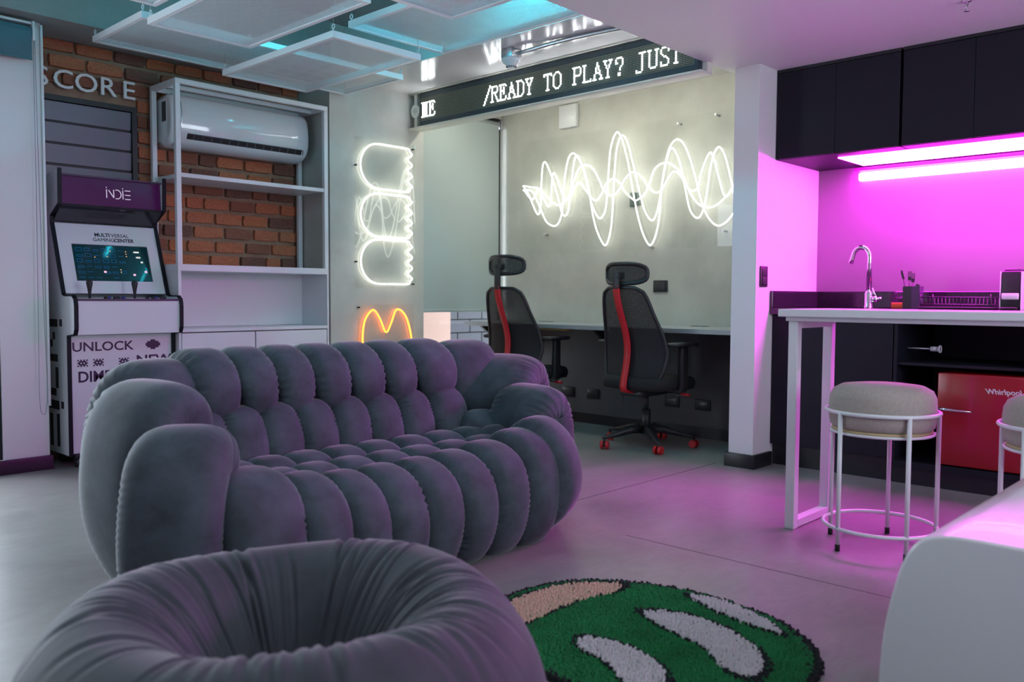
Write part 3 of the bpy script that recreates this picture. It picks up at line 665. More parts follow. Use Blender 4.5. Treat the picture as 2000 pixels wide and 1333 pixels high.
MB().box(IX0, IX1, 5.255, 5.27, 0.08, 1.60).build('rear_panel', wl, t)
MB().box(IX0, IX1, 4.98, 5.26, 0.075, 0.088).build('bottom_panel', tm, t)
# control deck
deck = MB().prism([(4.868, 0.742), (4.862, 0.93), (4.868, 0.936), (5.03, 0.945), (5.03, 0.742)], (IX0, 0, 0), (0, 1, 0), (0, 0, 1), (1, 0, 0), IX1-IX0).build('control_deck', wl, t)
MB().box(IX0, IX1, 4.858, 4.873, 0.926, 0.938).build('deck_trim', pu, deck)
for xj in (1.838, 2.085):
    b = MB(); b.lathe([(0, 0.105), (.012, .104), (.0165, .095), (.017, .085), (.012, .06), (.008, .03), (.006, 0.0), (0, 0)], (xj, 4.93, 0.937), 16); j_ = b.build('joystick', M['plasticb'], deck)
for i, xj in enumerate((1.915, 1.94, 1.965, 1.99, 2.01, 2.155, 2.18, 2.205, 2.23, 2.255)):
    b = MB(); b.lathe([(0, .014), (.008, .013), (.0105, .008), (.012, 0), (0, 0)], (xj, 4.905+.02*(i % 2), 0.938), 12); b.build('button', [M['plasticb'], mat('button_blue', (.03, .04, .3), .3)][i % 3 == 1], deck)
# bezel with screen, tilted
o0 = Vector((IX0, 5.038, 0.968)); uu = Vector((1, 0, 0)); vv = Vector((0, 5.185-5.038, 1.365-0.968)); VL = vv.length; vv.normalize(); nn = uu.cross(vv)
WB = IX1-IX0
def bz(a, c, h=0): return o0+uu*a+vv*c+nn*h
SA0, SA1, SC0, SC1 = 0.075, 0.505, 0.075, 0.300
def slab(a0, a1, c0, c1, h0, h1, mb=None):
    mb = mb or MB(); q = [bz(a, c, h) for h in (h0, h1) for c in (c0, c1) for a in (a0, a1)]
    return mb.add(q, [(0, 2, 3, 1), (4, 5, 7, 6), (0, 1, 5, 4), (2, 6, 7, 3), (0, 4, 6, 2), (1, 3, 7, 5)])
b = slab(0, WB, 0, SC0, -.012, 0); slab(0, WB, SC1, VL, -.012, 0, b); slab(0, SA0, SC0, SC1, -.012, 0, b); slab(SA1, WB, SC0, SC1, -.012, 0, b)
bez = b.build('screen_bezel', wl, t)
scm = mat('screen_glass', (0.004, 0.012, 0.016), 0.06, emit=(0.0, 0.03, 0.045), estr=0.2)
scr = slab(SA0, SA1, SC0, SC1, -.014, -.008).build('screen', scm, t)
# generic maze-like picture on the screen
lb = mat('screen_blue', (0, 0.02, 0.05), 0.3, emit=(0.0, 0.05, 0.16), estr=0.6)
rnd = random.Random(5); b = MB()
def outl(a0, a1, c0, c1, th=.0022):
    for q in ((a0, a1, c0, c0+th), (a0, a1, c1-th, c1), (a0, a0+th, c0, c1), (a1-th, a1, c0, c1)): slab(*q, -.0078, -.0074, b)
for r in range(6):
    for c_ in range(6):
        a = SA0+.02+c_*.047; c = SC0+.015+r*.034
        k = rnd.random()
        if k < .62: outl(a, a+rnd.choice((.03, .034)), c, c+rnd.choice((.012, .02)))
        elif k < .85: slab(a, a+.03, c+.008, c+.0105, -.0078, -.0074, b)
b.build('screen_lines', lb, scr)['kind'] = 'stuff'
for nm, col, sp_ in (('screen_dots_pink', (1, .45, .6), ((.165, .06), (.33, .045), (.40, .065))), ('screen_dots_orange', (.9, .45, .2), ((.255, .06), (.255, .075), (.30, .16), (.30, .175), (.30, .19), (.19, .155), (.12, .15), (.21, .19)))):
    b = MB()
    for (a, c) in sp_:
        s_ = .007 if 'pink' in nm else .003
        slab(SA0+a-s_, SA0+a+s_, SC0+c-s_*.8, SC0+c+s_*.8, -.0078, -.0072, b)
    b.build(nm, mat(nm, (.1, .05, .05), .4, emit=col, estr=.7), scr)
b = MB()
for tx, a, c in (('10000', .36, .188), ('1820', .367, .155), ('00', .385, .125)):
    text_mb(tx, .014, bz(SA0+a, SC0+c, -.0072), uu, vv, .0006, .0002, mb=b)
b.build('screen_score', mat('screen_white', (.3, .3, .3), .4, emit=(.8, .8, .7), estr=.8), scr)
ink = mat('print_black', (0.012, 0.012, 0.02), 0.45)
b = MB()
text_mb('MULTI', .031, bz(.208, .360, .0006), uu, vv, .0012, .0007, align='LEFT', mb=b); text_mb('VERSAL', .031, bz(.302, .360, .0006), uu, vv, .0012, 0, align='LEFT', mb=b)
text_mb('GAMING', .031, bz(.196, .330, .0006), uu, vv, .0012, 0, align='LEFT', mb=b); text_mb('CENTER', .031, bz(.315, .330, .0006), uu, vv, .0012, .0007, align='LEFT', mb=b)
b.build('bezel_print', ink, bez)
# speaker shelf and marquee
MB().prism([(5.188, 1.372), (5.075, 1.452), (5.08, 1.464), (5.20, 1.40)], (IX0, 0, 0), (0, 1, 0), (0, 0, 1), (1, 0, 0), WB).build('speaker_panel', mat('dark_gloss', (.03, .03, .04), .08), t)
mq = MB().prism([(5.082, 1.466), (5.092, 1.620), (5.10, 1.622), (5.09, 1.466)], (IX0, 0, 0), (0, 1, 0), (0, 0, 1), (1, 0, 0), WB).build('marquee', mat('marquee_purple', (.050, .008, .058), 0.15, emit=(.16, .01, .15), estr=.06), t)
MB().box(IX0, IX1, 5.075, 5.098, 1.622, 1.632).build('marquee_trim', pu, t)
MB().box(IX0, IX1, 5.068, 5.092, 1.452, 1.466).build('marquee_trim', tm, t)
MB().box(IX0, IX1, 5.10, 5.26, 1.600, 1.615).build('top_panel', wl, t)
# marquee word drawn with thin strokes
b = MB(); mo = Vector((2.00, 5.0835, 1.515)); mv = Vector((0, .010, .154)).normalized(); k_ = .062
def stroke(pts, w=.0042):
    for (a0, c0), (a1, c1) in zip(pts, pts[1:]):
        d = Vector((a1-a0, c1-c0)).normalized(); px, py = -d.y*w/2, d.x*w/2
        q = [(a0+px, c0+py), (a1+px, c1+py), (a1-px, c1-py), (a0-px, c0-py)]
        b.prism(q, mo, (1, 0, 0), mv, (0, -1, .06), .0025)
stroke([(0, 0), (0, .05)]); stroke([(0, .058), (0, .064)]); stroke([(.012, .046), (.040, .004), (.040, .05)]); 
stroke([(.050, .05), (.066, .05), (.078, .040), (.082, .025), (.078, .010), (.066, 0), (.050, 0)])
stroke([(.092, 0), (.092, .05)]); stroke([(.092, .058), (.092, .064)])
for zz in (.001, .025, .05): stroke([(.103, zz), (.135, zz)])
b.build('marquee_word', mat('print_white', (.55, .5, .6), .4, emit=(.6, .5, .62), estr=.35), mq)
# print on the lower front
lf = lambda a, z: Vector((IX0+a, 4.9775, z))
text_mb('UNLOCK', .072, lf(.175, .668), (1, 0, 0), (0, 0, 1), .001, .0012, sx=1.12).build('print_word', pu, lowp)
text_mb('NEW', .072, lf(.462, .582), (1, 0, 0), (0, 0, 1), .001, .0018, sx=1.25).build('print_word', pu, lowp)
text_mb('DIMENSIONS', .085, lf(.035, .500), (1, 0, 0), (0, 0, 1), .001, .0018, align='LEFT', sx=.95).build('print_word', pu, lowp)
def pixmap(rows, a, z, s_):
    b = MB()
    for r, row in enumerate(rows):
        for c, ch in enumerate(row):
            if ch == '#': p_ = lf(a+c*s_, z-r*s_); b.box(p_.x, p_.x+s_, 4.9765, 4.9785, p_.z-s_, p_.z)
    b.build('print_motif', pu, lowp)
gen = ['#.#.#.#', '.#####.', '##.#.##', '.#####.', '#.#.#.#']
for a in (.035, .12, .26): pixmap(gen, a, .600, .008)
pixmap(['...###...', '.#######.', '#########', '#########', '.#######.', '...###...'], .415, .70, .0095)
# blocky side print on the left side panel
b = MB()
for (y0, y1, z0, z1) in ((5.111, 5.270, 0.780, 0.823), (5.041, 5.079, 0.784, 0.824), (5.151, 5.187, 0.709, 0.750), (5.189, 5.230, 0.667, 0.708), (5.224, 5.265, 0.625, 0.666), (5.115, 5.270, 0.585, 0.626), (5.110, 5.154, 0.437, 0.553), (5.150, 5.270, 0.392, 0.433), (5.107, 5.270, 0.315, 0.365), (5.038, 5.077, 0.326, 0.366), (5.208, 5.253, 0.103, 0.287), (5.105, 5.148, 0.107, 0.291)):
    b.box(AXL-.001, AXL+.0004, y0, y1, z0, z1)
b.build('side_print', ink, t)
for (x, y) in ((AXL+.05, 5.0), (AXR-.05, 5.0), (AXL+.05, 5.23), (AXR-.05, 5.23)):
    b = MB(); b.lathe([(0, -.011), (.024, -.011), (.026, -.006), (.026, .006), (.024, .011), (0, .011)], (x, y, .026), 18, axis='x'); b.rbox(x-.016, x+.016, y-.02, y+.02, .05, .075, .002); b.rbox(x-.016, x-.0125, y-.012, y+.012, .02, .052, .001); b.rbox(x+.0125, x+.016, y-.012, y+.012, .02, .052, .001)
    b.build('caster', M['plasticb'], t)
# ------------------------------------------------------------------ kitchen: wall units
def wall_unit(y0, y1, label):
    t = thing('wall_cabinet', (4.88, (y0+y1)/2, 1.742), label, 'cabinet', 'black kitchen wall cabinets')
    b = MB(); b.box(4.61, 5.173, y0, y1, 1.742, 1.76); b.box(4.61, 5.173, y0, y1, 2.222, 2.24); b.box(4.61, 5.173, y0, y0+.018, 1.76, 2.222); b.box(4.61, 5.173, y1-.018, y1, 1.76, 2.222); b.box(5.16, 5.173, y0+.018, y1-.018, 1.76, 2.222)
    b.build('carcass', M['cab'], t)
    ym = (y0+y1)/2
    for a, c in ((y0+.003, ym-.0012), (ym+.0012, y1-.003)):
        MB().rbox(4.59, 4.608, a, c, 1.744, 2.222, .0015, 1, False).build('door', M['cab'], t)
    MB().box(4.592, 4.608, y0, y1, 2.225, 2.2415).build('cornice', M['black'], t)
    return t
wall_unit(1.604, 2.278, 'black wall cabinet next to the partition')
wall_unit(0.920, 1.594, 'black wall cabinet right of the double seam')
wall_unit(0.236, 0.910, 'black wall cabinet furthest right, past the frame edge')
# magenta lamp under the wall units
t = thing('led_lamp', (5.14, 1.1, 1.66), 'magenta LED lamp bar glowing under the wall cabinets', 'lamp')
mg = emis('magenta_led', (1.0, 0.04, 0.93), E_MAG*.75); mg2 = emis('magenta_led_bar', (1.0, 0.025, 0.93), E_MAG*2.4)
MB().rbox(5.085, 5.172, 0.25, 2.028, 1.709, 1.727, .003).build('profile', mat('magenta_profile', (.45, .03, .40), .4), t)
MB().rbox(4.72, 5.084, 0.25, 1.975, 1.734, 1.7415, .003).build('diffuser', mg, t)
MB().rbox(5.135, 5.172, 0.25, 2.024, 1.655, 1.706, .012).build('diffuser', mg2, t)
# base units, worktop
t = thing('base_cabinet', (4.88, 1.94, 0), 'black base cabinet with doors next to the partition', 'cabinet', 'black kitchen base cabinets')
b = MB(); b.box(4.612, 5.173, 1.604, 2.278, 0.12, 0.138); b.box(4.612, 5.173, 1.604, 1.622, .138, .866); b.box(4.612, 5.173, 2.26, 2.278, .138, .866); b.box(5.155, 5.173, 1.622, 2.26, .138, .866)
b.build('carcass', M['cab'], t)
for a, c in ((1.607, 1.939), (1.942, 2.275)): MB().rbox(4.59, 4.608, a, c, .124, .864, .0015, 1, False).build('door', M['cab'], t)
MB().box(4.625, 4.64, 1.604, 2.278, 0, .12).build('plinth', M['black'], t)
t = thing('base_cabinet', (4.88, 1.2, 0), 'black open base unit with a shelf holding the red fridge', 'cabinet', 'black kitchen base cabinets')
b = MB(); b.box(4.59, 5.173, 0.90, 1.600, 0.085, 0.12); b.box(4.59, 5.173, 1.582, 1.600, .12, .866); b.box(4.59, 5.173, .90, .918, .12, .866); b.box(5.155, 5.173, .918, 1.582, .12, .866)
b.build('carcass', M['cab'], t)
MB().rbox(4.60, 5.155, .918, 1.582, .616, .632, .0015, 1, False).build('shelf_board', M['cab'], t)
MB().box(4.61, 4.625, 0.90, 1.600, 0, .085).build('plinth', M['black'], t)
t = thing('base_cabinet', (4.88, .56, 0), 'black base cabinet past the right frame edge', 'cabinet', 'black kitchen base cabinets')
b = MB(); b.box(4.612, 5.173, .22, .898, .12, .866); b.build('carcass', M['cab'], t)
for a, c in ((.223, .558), (.561, .895)): MB().rbox(4.59, 4.608, a, c, .124, .864, .0015, 1, False).build('door', M['cab'], t)
MB().box(4.625, 4.64, .22, .898, 0, .12).build('plinth', M['black'], t)
t = thing('worktop', (4.87, 1.25, .868), 'black granite worktop with upstand', 'worktop')
MB().rbox(4.555, 5.173, .22, 2.278, .868, .905, .002, 1, False).build('slab', M['granite'], t)
tag(MB().rbox(5.155, 5.173, .22, 2.278, .9055, 1.001, .002, 1, False).build('upstand', M['granite']), 'black granite upstand along the magenta kitchen wall', 'upstand')
tag(MB().rbox(4.556, 5.154, 2.262, 2.278, .9055, 1.001, .002, 1, False).build('upstand', M['granite']), 'short black granite upstand against the partition', 'upstand')
# faucet
t = thing('faucet', (4.95, 1.872, .905), 'chrome gooseneck faucet on the black worktop', 'faucet')
FXc, FYc = 4.95, 1.872
b = MB(); b.lathe([(0, 0), (.027, 0), (.027, .006), (.022, .01), (.022, .085), (.018, .095), (.0125, .10), (0, .10)], (FXc, FYc, .905), 24); b.build('body', M['chrome'], t)
arc = [(FXc, FYc, 1.0), (FXc, FYc, 1.19)] + [(FXc, FYc+.048-.048*math.cos(a), 1.19+.062*math.sin(a)) for a in [PI*i/12 for i in range(1, 11)]] + [(FXc, FYc+.100, 1.185), (FXc, FYc+.107, 1.162)]
b = MB(); b.tube(arc, .014, 14); b.build('spout', M['chrome'], t)
b = MB(); b.cyl((FXc, FYc-.02, .955), (FXc, FYc-.05, .957), .017, n=16); b.tube([(FXc, FYc-.045, .965), (FXc, FYc-.03, .99), (FXc-.01, FYc-.022, 1.02)], .005, 8); b.cyl((FXc, FYc-.05, .957), (FXc, FYc-.072, .962), .010, .006, 12); b.build('lever', M['chrome'], t)
# sponge
t = tag(MB().rbox(4.92, 4.99, 1.668, 1.738, .905, .938, .006).build('sponge', mat('orange_sponge', (.45, .11, .015), .9, bump=.5, bscale=300), origin=(4.955, 1.70, .905)), 'orange sponge beside the faucet on the worktop', 'sponge')
# cutlery holder
t = thing('cutlery_holder', (4.95, 1.63, .905), 'black plastic cutlery holder full of utensils on the worktop', 'cutlery holder')
def cup(x0, x1, y0, y1, z0, z1, m, nm):
    b = MB(); w = .003
    b.box(x0, x1, y0, y1, z0, z0+w); b.box(x0, x1, y0, y0+w, z0+w, z1); b.box(x0, x1, y1-w, y1, z0+w, z1); b.box(x0, x0+w, y0+w, y1-w, z0+w, z1); b.box(x1-w, x1, y0+w, y1-w, z0+w, z1)
    return b.build(nm, m, t)
cup(4.92, 4.985, 1.632, 1.676, .905, 1.028, M['plasticb'], 'cup')
cup(4.92, 4.985, 1.588, 1.631, .905, 1.028, mat('smoked_plastic', (.06, .03, .08), .2), 'cup')
def utensil(nm, y, x, ty, ztop, head, lab):
    t = thing(nm, (x, y, .91), lab, nm)
    b = MB(); b.tube([(x, y, .912), (x, y+ty, ztop-.05)], .0035, 8); b.build('handle', M['plasticb'], t)
    b = MB()
    if head == 'knife': b.prism([(-.006, 0), (.007, 0), (.008, .035), (.003, .05), (-.004, .048)], (x, y+ty, ztop-.05), (0, 1, .0), (0, .25, 1), (1, 0, 0), .002)
    elif head == 'fork':
        b.prism([(-.008, 0), (.008, 0), (.010, .02), (-.010, .02)], (x, y+ty, ztop-.05), (0, 1, 0), (0, 0, 1), (1, 0, 0), .002)
        for q in (-.0085, -.003, .003, .0085): b.box(x, x+.002, y+ty+q-.0013, y+ty+q+.0013, ztop-.03, ztop)
    else: b.sphere((x, y+ty, ztop-.022), .014, sc=(.35, 1, 1.5))
    b.build('head', M['plasticb'], t)
utensil('knife', 1.655, 4.95, .028, 1.118, 'knife', 'black knife leaning left in the cutlery holder')
utensil('fork', 1.650, 4.94, -.002, 1.110, 'fork', 'black fork standing upright in the cutlery holder')
utensil('fork', 1.645, 4.965, -.006, 1.100, 'fork', 'second black fork behind the upright one in the cutlery holder')
utensil('spoon', 1.610, 4.95, -.002, 1.045, 'spoon', 'round-headed black spoon low in the right cup of the holder')
# dish rack
t = thing('dish_rack', (4.97, 1.40, .905), 'low black wire dish rack on the worktop', 'dish rack')
b = MB(); b.rbox(4.86, 5.08, 1.215, 1.575, .907, .917, .003); b.build('tray', M['plasticb'], t)
b = MB()
for z in (.93, .968):
    b.tube([(4.87, 1.225, z), (5.07, 1.225, z), (5.07, 1.565, z), (4.87, 1.565, z)], .003, 8, closed=True)
for i in range(18):
    y = 1.235+.0188*i; b.tube([(4.87, y, .968), (4.87, y, .925), (5.07, y, .925), (5.07, y, .968)], .0018, 6)
for (x, y) in ((4.87, 1.225), (5.07, 1.225), (4.87, 1.565), (5.07, 1.565)): b.cyl((x, y, .916), (x, y, .985), .003, n=8)
b.build('wire_basket', mat('black_wire', (.05, .05, .055), .3, metal=.5), t)
# coffee machine
t = thing('coffee_machine', (4.95, 1.12, .905), 'small black and white pod coffee machine at the right edge', 'coffee machine')
MB().rbox(4.90, 5.10, 1.098, 1.187, .905, 1.104, .008).build('body', M['plasticb'], t)
for y in (1.1885, 1.094): MB().rbox(4.895, 5.10, y, y+.0035, .905, 1.100, .0015).build('side_panel', M['plasticw'], t)
MB().rbox(4.888, 4.90, 1.104, 1.183, .957, .99, .005).build('front_badge', M['plasticw'], t)
MB().rbox(4.91, 5.08, 1.108, 1.178, 1.103, 1.113, .005).build('lid', M['plasticb'], t)
MB().rbox(4.855, 4.90, 1.106, 1.182, .906, .918, .003).build('drip_tray', M['plasticb'], t)
# valve in the open unit
t = thing('pipe_valve', (5.10, 1.6, .70), 'small white plastic pipe fitting in the dark shelf above the fridge', 'pipe fitting')
b = MB(); b.cyl((4.72, 1.46, .700), (4.72, 1.425, .700), .013, n=14); b.lathe([(.017, -.004), (.02, -.004), (.02, .004), (.017, .004), (.017, -.004)], (4.72, 1.415, .700), 18, axis='y')
b.cyl((4.72, 1.46, .700), (4.72, 1.575, .700), .004, n=8); b.build('fitting', mat('grey_white_plastic', (.6, .6, .65), .4), t)
# fridge
t = thing('mini_fridge', (4.85, 1.16, .12), 'red retro mini fridge under the worktop', 'fridge')
red = mat('red_enamel', (0.30, 0.004, 0.009), 0.25, coat=0.4)
MB().rbox(4.64, 5.10, .935, 1.383, .128, .590, .01).build('body', red, t)
fd = MB().rbox(4.592, 4.636, .935, 1.385, .126, .590, .008).build('door', red, t)
b = MB(); b.tube([(4.592, 1.355, .408), (4.565, 1.362, .409)], .006, 8); b.tube([(4.566, 1.368, .410), (4.562, 1.33, .409), (4.562, 1.27, .4075), (4.575, 1.222, .406), (4.59, 1.218, .406)], [.0085, .008, .006, .0035, .002], 10); b.build('handle', M['chrome'], fd)
cu = None
b = text_mb('Whirlpool', .037, (4.5915, 1.085, .512), (0, -1, 0.02), (0, 0.28, 1), .0012, .0008)
b.build('logo', mat('badge_white', (.8, .8, .82), .2, metal=.3), fd)
for (x, y) in ((4.66, .96), (4.66, 1.36), (5.07, .96), (5.07, 1.36)): MB().cyl((x, y, .1205), (x, y, .13), .012, n=10).build('foot', M['rubber'], t)

# ------------------------------------------------------------------ bar table
t = thing('bar_table', (3.54, .7, 0), 'long white bar table in front of the kitchen', 'table')
MB().rbox(3.300, 3.775, -.55, 1.614, .884, .915, .003, 1, False).build('table_top', M['lacq'], t)
MB().rbox(3.335, 3.745, -.50, 1.596, .866, .884, .002, 1, False).build('apron', M['lacq'], t)
for y in (1.571, -.48):
    for x in (3.372, 3.71): MB().rbox(x-.02, x+.02, y-.02, y+.02, .0, .866, .002, 1, False).build('leg', M['metalw'], t)
    MB().rbox(3.392, 3.69, y-.02, y+.02, .002, .036, .002, 1, False).build('foot_rail', M['metalw'], t)
    MB().rbox(3.392, 3.69, y-.02, y+.02, .836, .866, .002, 1, False).build('top_rail', M['metalw'], t)
# ------------------------------------------------------------------ bar stools
stf = mat('oatmeal_linen', (0.40, 0.355, 0.31), 0.95, var=.12, vscale=90, bump=.25, bscale=420, sheen=.2)
ply = mat('birch_ply', (.55, .40, .22), .6)
def stool(cx, cy, label):
    t = thing('bar_stool', (cx, cy, 0), label, 'stool', 'round linen bar stools')
    R = .203
    prof = [(0, .632), (.10, .632), (.15, .626), (.178, .610), (.190, .585), (.193, .55), (.192, .50), (.187, .475), (.175, .462), (0, .462)]
    MB().lathe(prof, (cx, cy, 0), 48).build('seat_cushion', stf, t)
    MB().lathe([(0, .452), (.180, .452), (.182, .457), (.180, .462), (0, .462)], (cx, cy, 0), 40).build('seat_base', ply, t)
    circ = lambda r, z: [(cx+r*math.cos(2*PI*k/48), cy+r*math.sin(2*PI*k/48), z) for k in range(48)]
    MB().tube(circ(R, .528), .0075, 10, closed=True).build('seat_ring', M['metalw'], t)
    MB().tube(circ(.184, .448), .0055, 8, closed=True).build('seat_ring', M['metalw'], t)
    MB().tube(circ(R+.002, .085), .0075, 10, closed=True).build('foot_ring', M['metalw'], t)
    for k in range(5):
        a = math.radians(155+72*k); x, y = cx+R*math.cos(a), cy+R*math.sin(a)
        lg = MB().cyl((x, y, .024), (x, y, .528), .0085, n=12).build('leg', M['metalw'], t)
        MB().cyl((x, y, 0), (x, y, .026), .0095, n=12).build('foot_cap', M['rubber'], lg)
        MB().tube([(x, y, .448), (cx+.18*math.cos(a), cy+.18*math.sin(a), .448)], .0045, 8).build('strut', M['metalw'], t)
    return t
stool(3.370, 1.212, 'oatmeal linen bar stool standing clear in front of the bar table leg')
stool(3.385, 0.605, 'oatmeal linen bar stool cut by the right frame edge')

# ------------------------------------------------------------------ desk
t = thing('wall_desk', (4.87, 3.65, .4), 'long grey wall-mounted desk under the wave neon', 'desk')
MB().rbox(4.62, XP, 2.44, 4.875, .735, .766, .002, 1, False).build('desk_top', mat('grey_laminate', (.30, .31, .32), .4), t)
for y in (2.60, 3.615, 4.72):
    MB().prism([(4.66, .735), (XP, .735), (XP, .42)], (0, y, 0), (1, 0, 0), (0, 0, 1), (0, 1, 0), .025).build('bracket', M['black'], t)
for y in (4.38, 3.02):
    MB().rbox(5.02, 5.06, y-.06, y+.06, .766, .769, .001).build('cable_grommet', M['plasticb'], t)
t = thing('bracket_flange', (4.75, 4.0, .70), 'small bracket flange under the desk, orange light put into its colour', 'tray')
MB().rbox(4.64, 4.72, 3.84, 4.13, .722, .7345, .002).build('tray', mat('orange_lit_flange', (.45, .30, .10), .4), t)  # bracket flange; the orange light on it is painted in as a brass tone

# ------------------------------------------------------------------ office chairs
chm = bpy.data.materials.new('chair_mesh'); n, l, p = nodes(chm)
p.inputs['Base Color'].default_value = (.012, .012, .014, 1); p.inputs['Roughness'].default_value = .7
tc = n.new('ShaderNodeTexCoord'); sp = n.new('ShaderNodeSeparateXYZ'); l.new(tc.outputs['Object'], sp.inputs[0])
PITCHL = 0.006
a1 = fr_dist(sp.outputs['Y'], 0.0); a2 = fr_dist(sp.outputs['Z'], 0.0)
mxm = n.new('ShaderNodeMath'); mxm.operation = 'MAXIMUM'; l.new(a1.outputs[0], mxm.inputs[0]); l.new(a2.outputs[0], mxm.inputs[1])
gt = n.new('ShaderNodeMath'); gt.operation = 'GREATER_THAN'; l.new(mxm.outputs[0], gt.inputs[0]); gt.inputs[1].default_value = 0.022
l.new(gt.outputs[0], p.inputs['Alpha'])
cred = mat('red_plastic', (.52, .012, .02), .4); cfab = mat('chair_fabric', (.012, .012, .014), .85, bump=.2, bscale=300)
chp = mat('chair_black', (.016, .017, .02), .42)
def back_x(z):
    pts = [(.38, -.20), (.48, -.185), (.60, -.165), (.72, -.185), (.85, -.235), (1.02, -.285)]
    for (z0, x0), (z1, x1) in zip(pts, pts[1:]):
        if z <= z1: return x0+(x1-x0)*(z-z0)/(z1-z0)
    return pts[-1][1]
def back_w(z):
    pts = [(.385, .10), (.41, .17), (.46, .215), (.54, .238), (.62, .245), (.72, .228), (.85, .195), (.95, .172), (.995, .15), (1.018, .10)]
    for (z0, x0), (z1, x1) in zip(pts, pts[1:]):
        if z <= z1: return x0+(x1-x0)*(z-z0)/(z1-z0)
    return pts[-1][1]
def office_chair(label, head_up):
    t = thing('office_chair', (0, 0, 0), label, 'office chair', 'black and red office chairs at the desk')
    # back: mesh sheet in a bent frame
    zs = [.385, .40, .43, .47, .52, .57, .62, .68, .74, .80, .86, .92, .96, .99, 1.008, 1.018]
    b = MB(); vs = []; K = 13
    for z in zs:
        w = back_w(z)
        for k in range(K):
            f = -1+2*k/(K-1); vs.append((back_x(z)+.055*f*f*w/.24, w*f, z))
    b.add(vs, [(i*K+k, i*K+k+1, (i+1)*K+k+1, (i+1)*K+k) for i in range(len(zs)-1) for k in range(K-1)], True)
    b.build('back_mesh', chm, t)
    rim = [(back_x(z)+.055*back_w(z)/.24, back_w(z), z) for z in zs]; rim += [(back_x(1.018), 0, 1.02)]; rim += [(x, -y, z) for x, y, z in reversed(rim[:-1])] + [(back_x(.385), 0, .382)]
    MB().tube(rim, .012, 8, closed=True).build('back_frame', chp, t)
    # lumbar pad
    b = MB(); vs = []
    zl = [.41, .45, .52, .6, .68, .74, .765]
    for z in zl:
        w = back_w(z)*.93
        for k in range(K):
            f = -1+2*k/(K-1); vs.append((back_x(z)+.055*f*f+.012, w*f, z))
    b.add(vs, [(i*K+k, i*K+k+1, (i+1)*K+k+1, (i+1)*K+k) for i in range(len(zl)-1) for k in range(K-1)], True); b.build('lumbar_panel', cfab, t)
    # red spine
    sp_ = spline([(-.315, 0, 1.035), (-.300, 0, .95), (-.262, 0, .85), (-.215, 0, .74), (-.195, 0, .64), (-.205, 0, .54), (-.225, 0, .45), (-.232, 0, .392), (-.20, 0, .37), (-.10, 0, .365)], 6)
    b = MB(); vs = []; hw = .021
    for i, q in enumerate(sp_):
        a = sp_[max(0, i-1)]; c = sp_[min(len(sp_)-1, i+1)]; d = (c-a).normalized(); nn = Vector((d.z, 0, -d.x))
        for (s_, h_) in ((-1, -.5), (-.7, -1), (.7, -1), (1, -.5), (1, 1), (-1, 1)): vs.append(q+Vector((0, s_*hw, 0))+nn*h_*.010)
    L = len(sp_); b.add(vs, [(i*6+k, i*6+(k+1) % 6, (i+1)*6+(k+1) % 6, (i+1)*6+k) for i in range(L-1) for k in range(6)], True); b.add(vs[:6], [tuple(range(6))]); b.add(vs[-6:], [tuple(range(6))])
    b.build('spine', cred, t)
    # headrest
    h = head_up
    b = MB(); b.rbox(-.325, -.300, -.022, .022, 1.01, 1.085+h, .006); b.rbox(-.325, -.255, -.022, .022, 1.075+h, 1.115+h, .006); b.build('headrest_post', chp, t)
    hr = []
    for k in range(28):
        a = 2*PI*k/28; cx_, sz_ = math.cos(a), math.sin(a); yy = .158*math.copysign(abs(cx_)**.6, cx_); zz = .062*math.copysign(abs(sz_)**.6, sz_)
        hr.append((-.285+.085*(yy/.158)**2*.9-.1*zz*.3, yy, 1.105+h+zz))
    MB().tube(hr, .0135, 8, closed=True).build('headrest_frame', chp, t)
    b = MB(); vs = []
    for i in range(7):
        zz = -.058+.116*i/6
        for k in range(11):
            yy = -.15+.30*k/10; vs.append((-.285+.0765*(yy/.158)**2-.03*zz, yy*(1-.12*(abs(zz)/.058)**4), 1.105+h+zz))
    b.add(vs, [(i*11+k, i*11+k+1, (i+1)*11+k+1, (i+1)*11+k) for i in range(6) for k in range(10)], True); b.build('headrest_mesh', chm, t)
    # seat
    b = MB(); N = 40; rings = []
    for (s_, z) in ((.80, .375), (.97, .385), (1.0, .41), (1.0, .435), (.95, .458), (.80, .468), (.4, .468), (.02, .466)):
        ring = []
        for k in range(N):
            a = 2*PI*k/N; c_, q_ = math.cos(a), math.sin(a)
            x = .255*math.copysign(abs(c_)**.55, c_); y = .255*math.copysign(abs(q_)**.55, q_)
            ring.append((.04+x*s_, y*s_*(1-.06*(x/.25)), z-(.02*max(0, x-.12)/.13)))
        rings.append(ring)
    vs = [q for r in rings for q in r]
    b.add(vs, [(i*N+k, i*N+(k+1) % N, (i+1)*N+(k+1) % N, (i+1)*N+k) for i in range(len(rings)-1) for k in range(N)], True); b.add(rings[0], [tuple(range(N))]); b.build('seat', cfab, t)
    b = MB(); b.rbox(-.16, .12, -.09, .09, .335, .378, .012); b.build('mechanism', chp, t)
    b = MB(); b.tube([(.02, -.08, .36), (.03, -.22, .358), (.03, -.29, .355)], .005, 8); lv = b.build('lever', chp, t)
    MB().cyl((.03, -.25, .356), (.03, -.31, .354), .009, n=10).build('lever_grip', cred, lv)
    # arms
    for s_ in (-1, 1):
        b = MB(); b.rbox(-.02, .05, s_*.27-.018, s_*.27+.018, .38, .655, .010); b.rbox(-.02, .05, min(s_*.10, s_*.28), max(s_*.10, s_*.28), .372, .392, .006); ar = b.build('armrest', chp, t)
        MB().rbox(-.115, .125, s_*.275-.042, s_*.275+.042, .655, .682, .012).build('arm_pad', chp, ar)
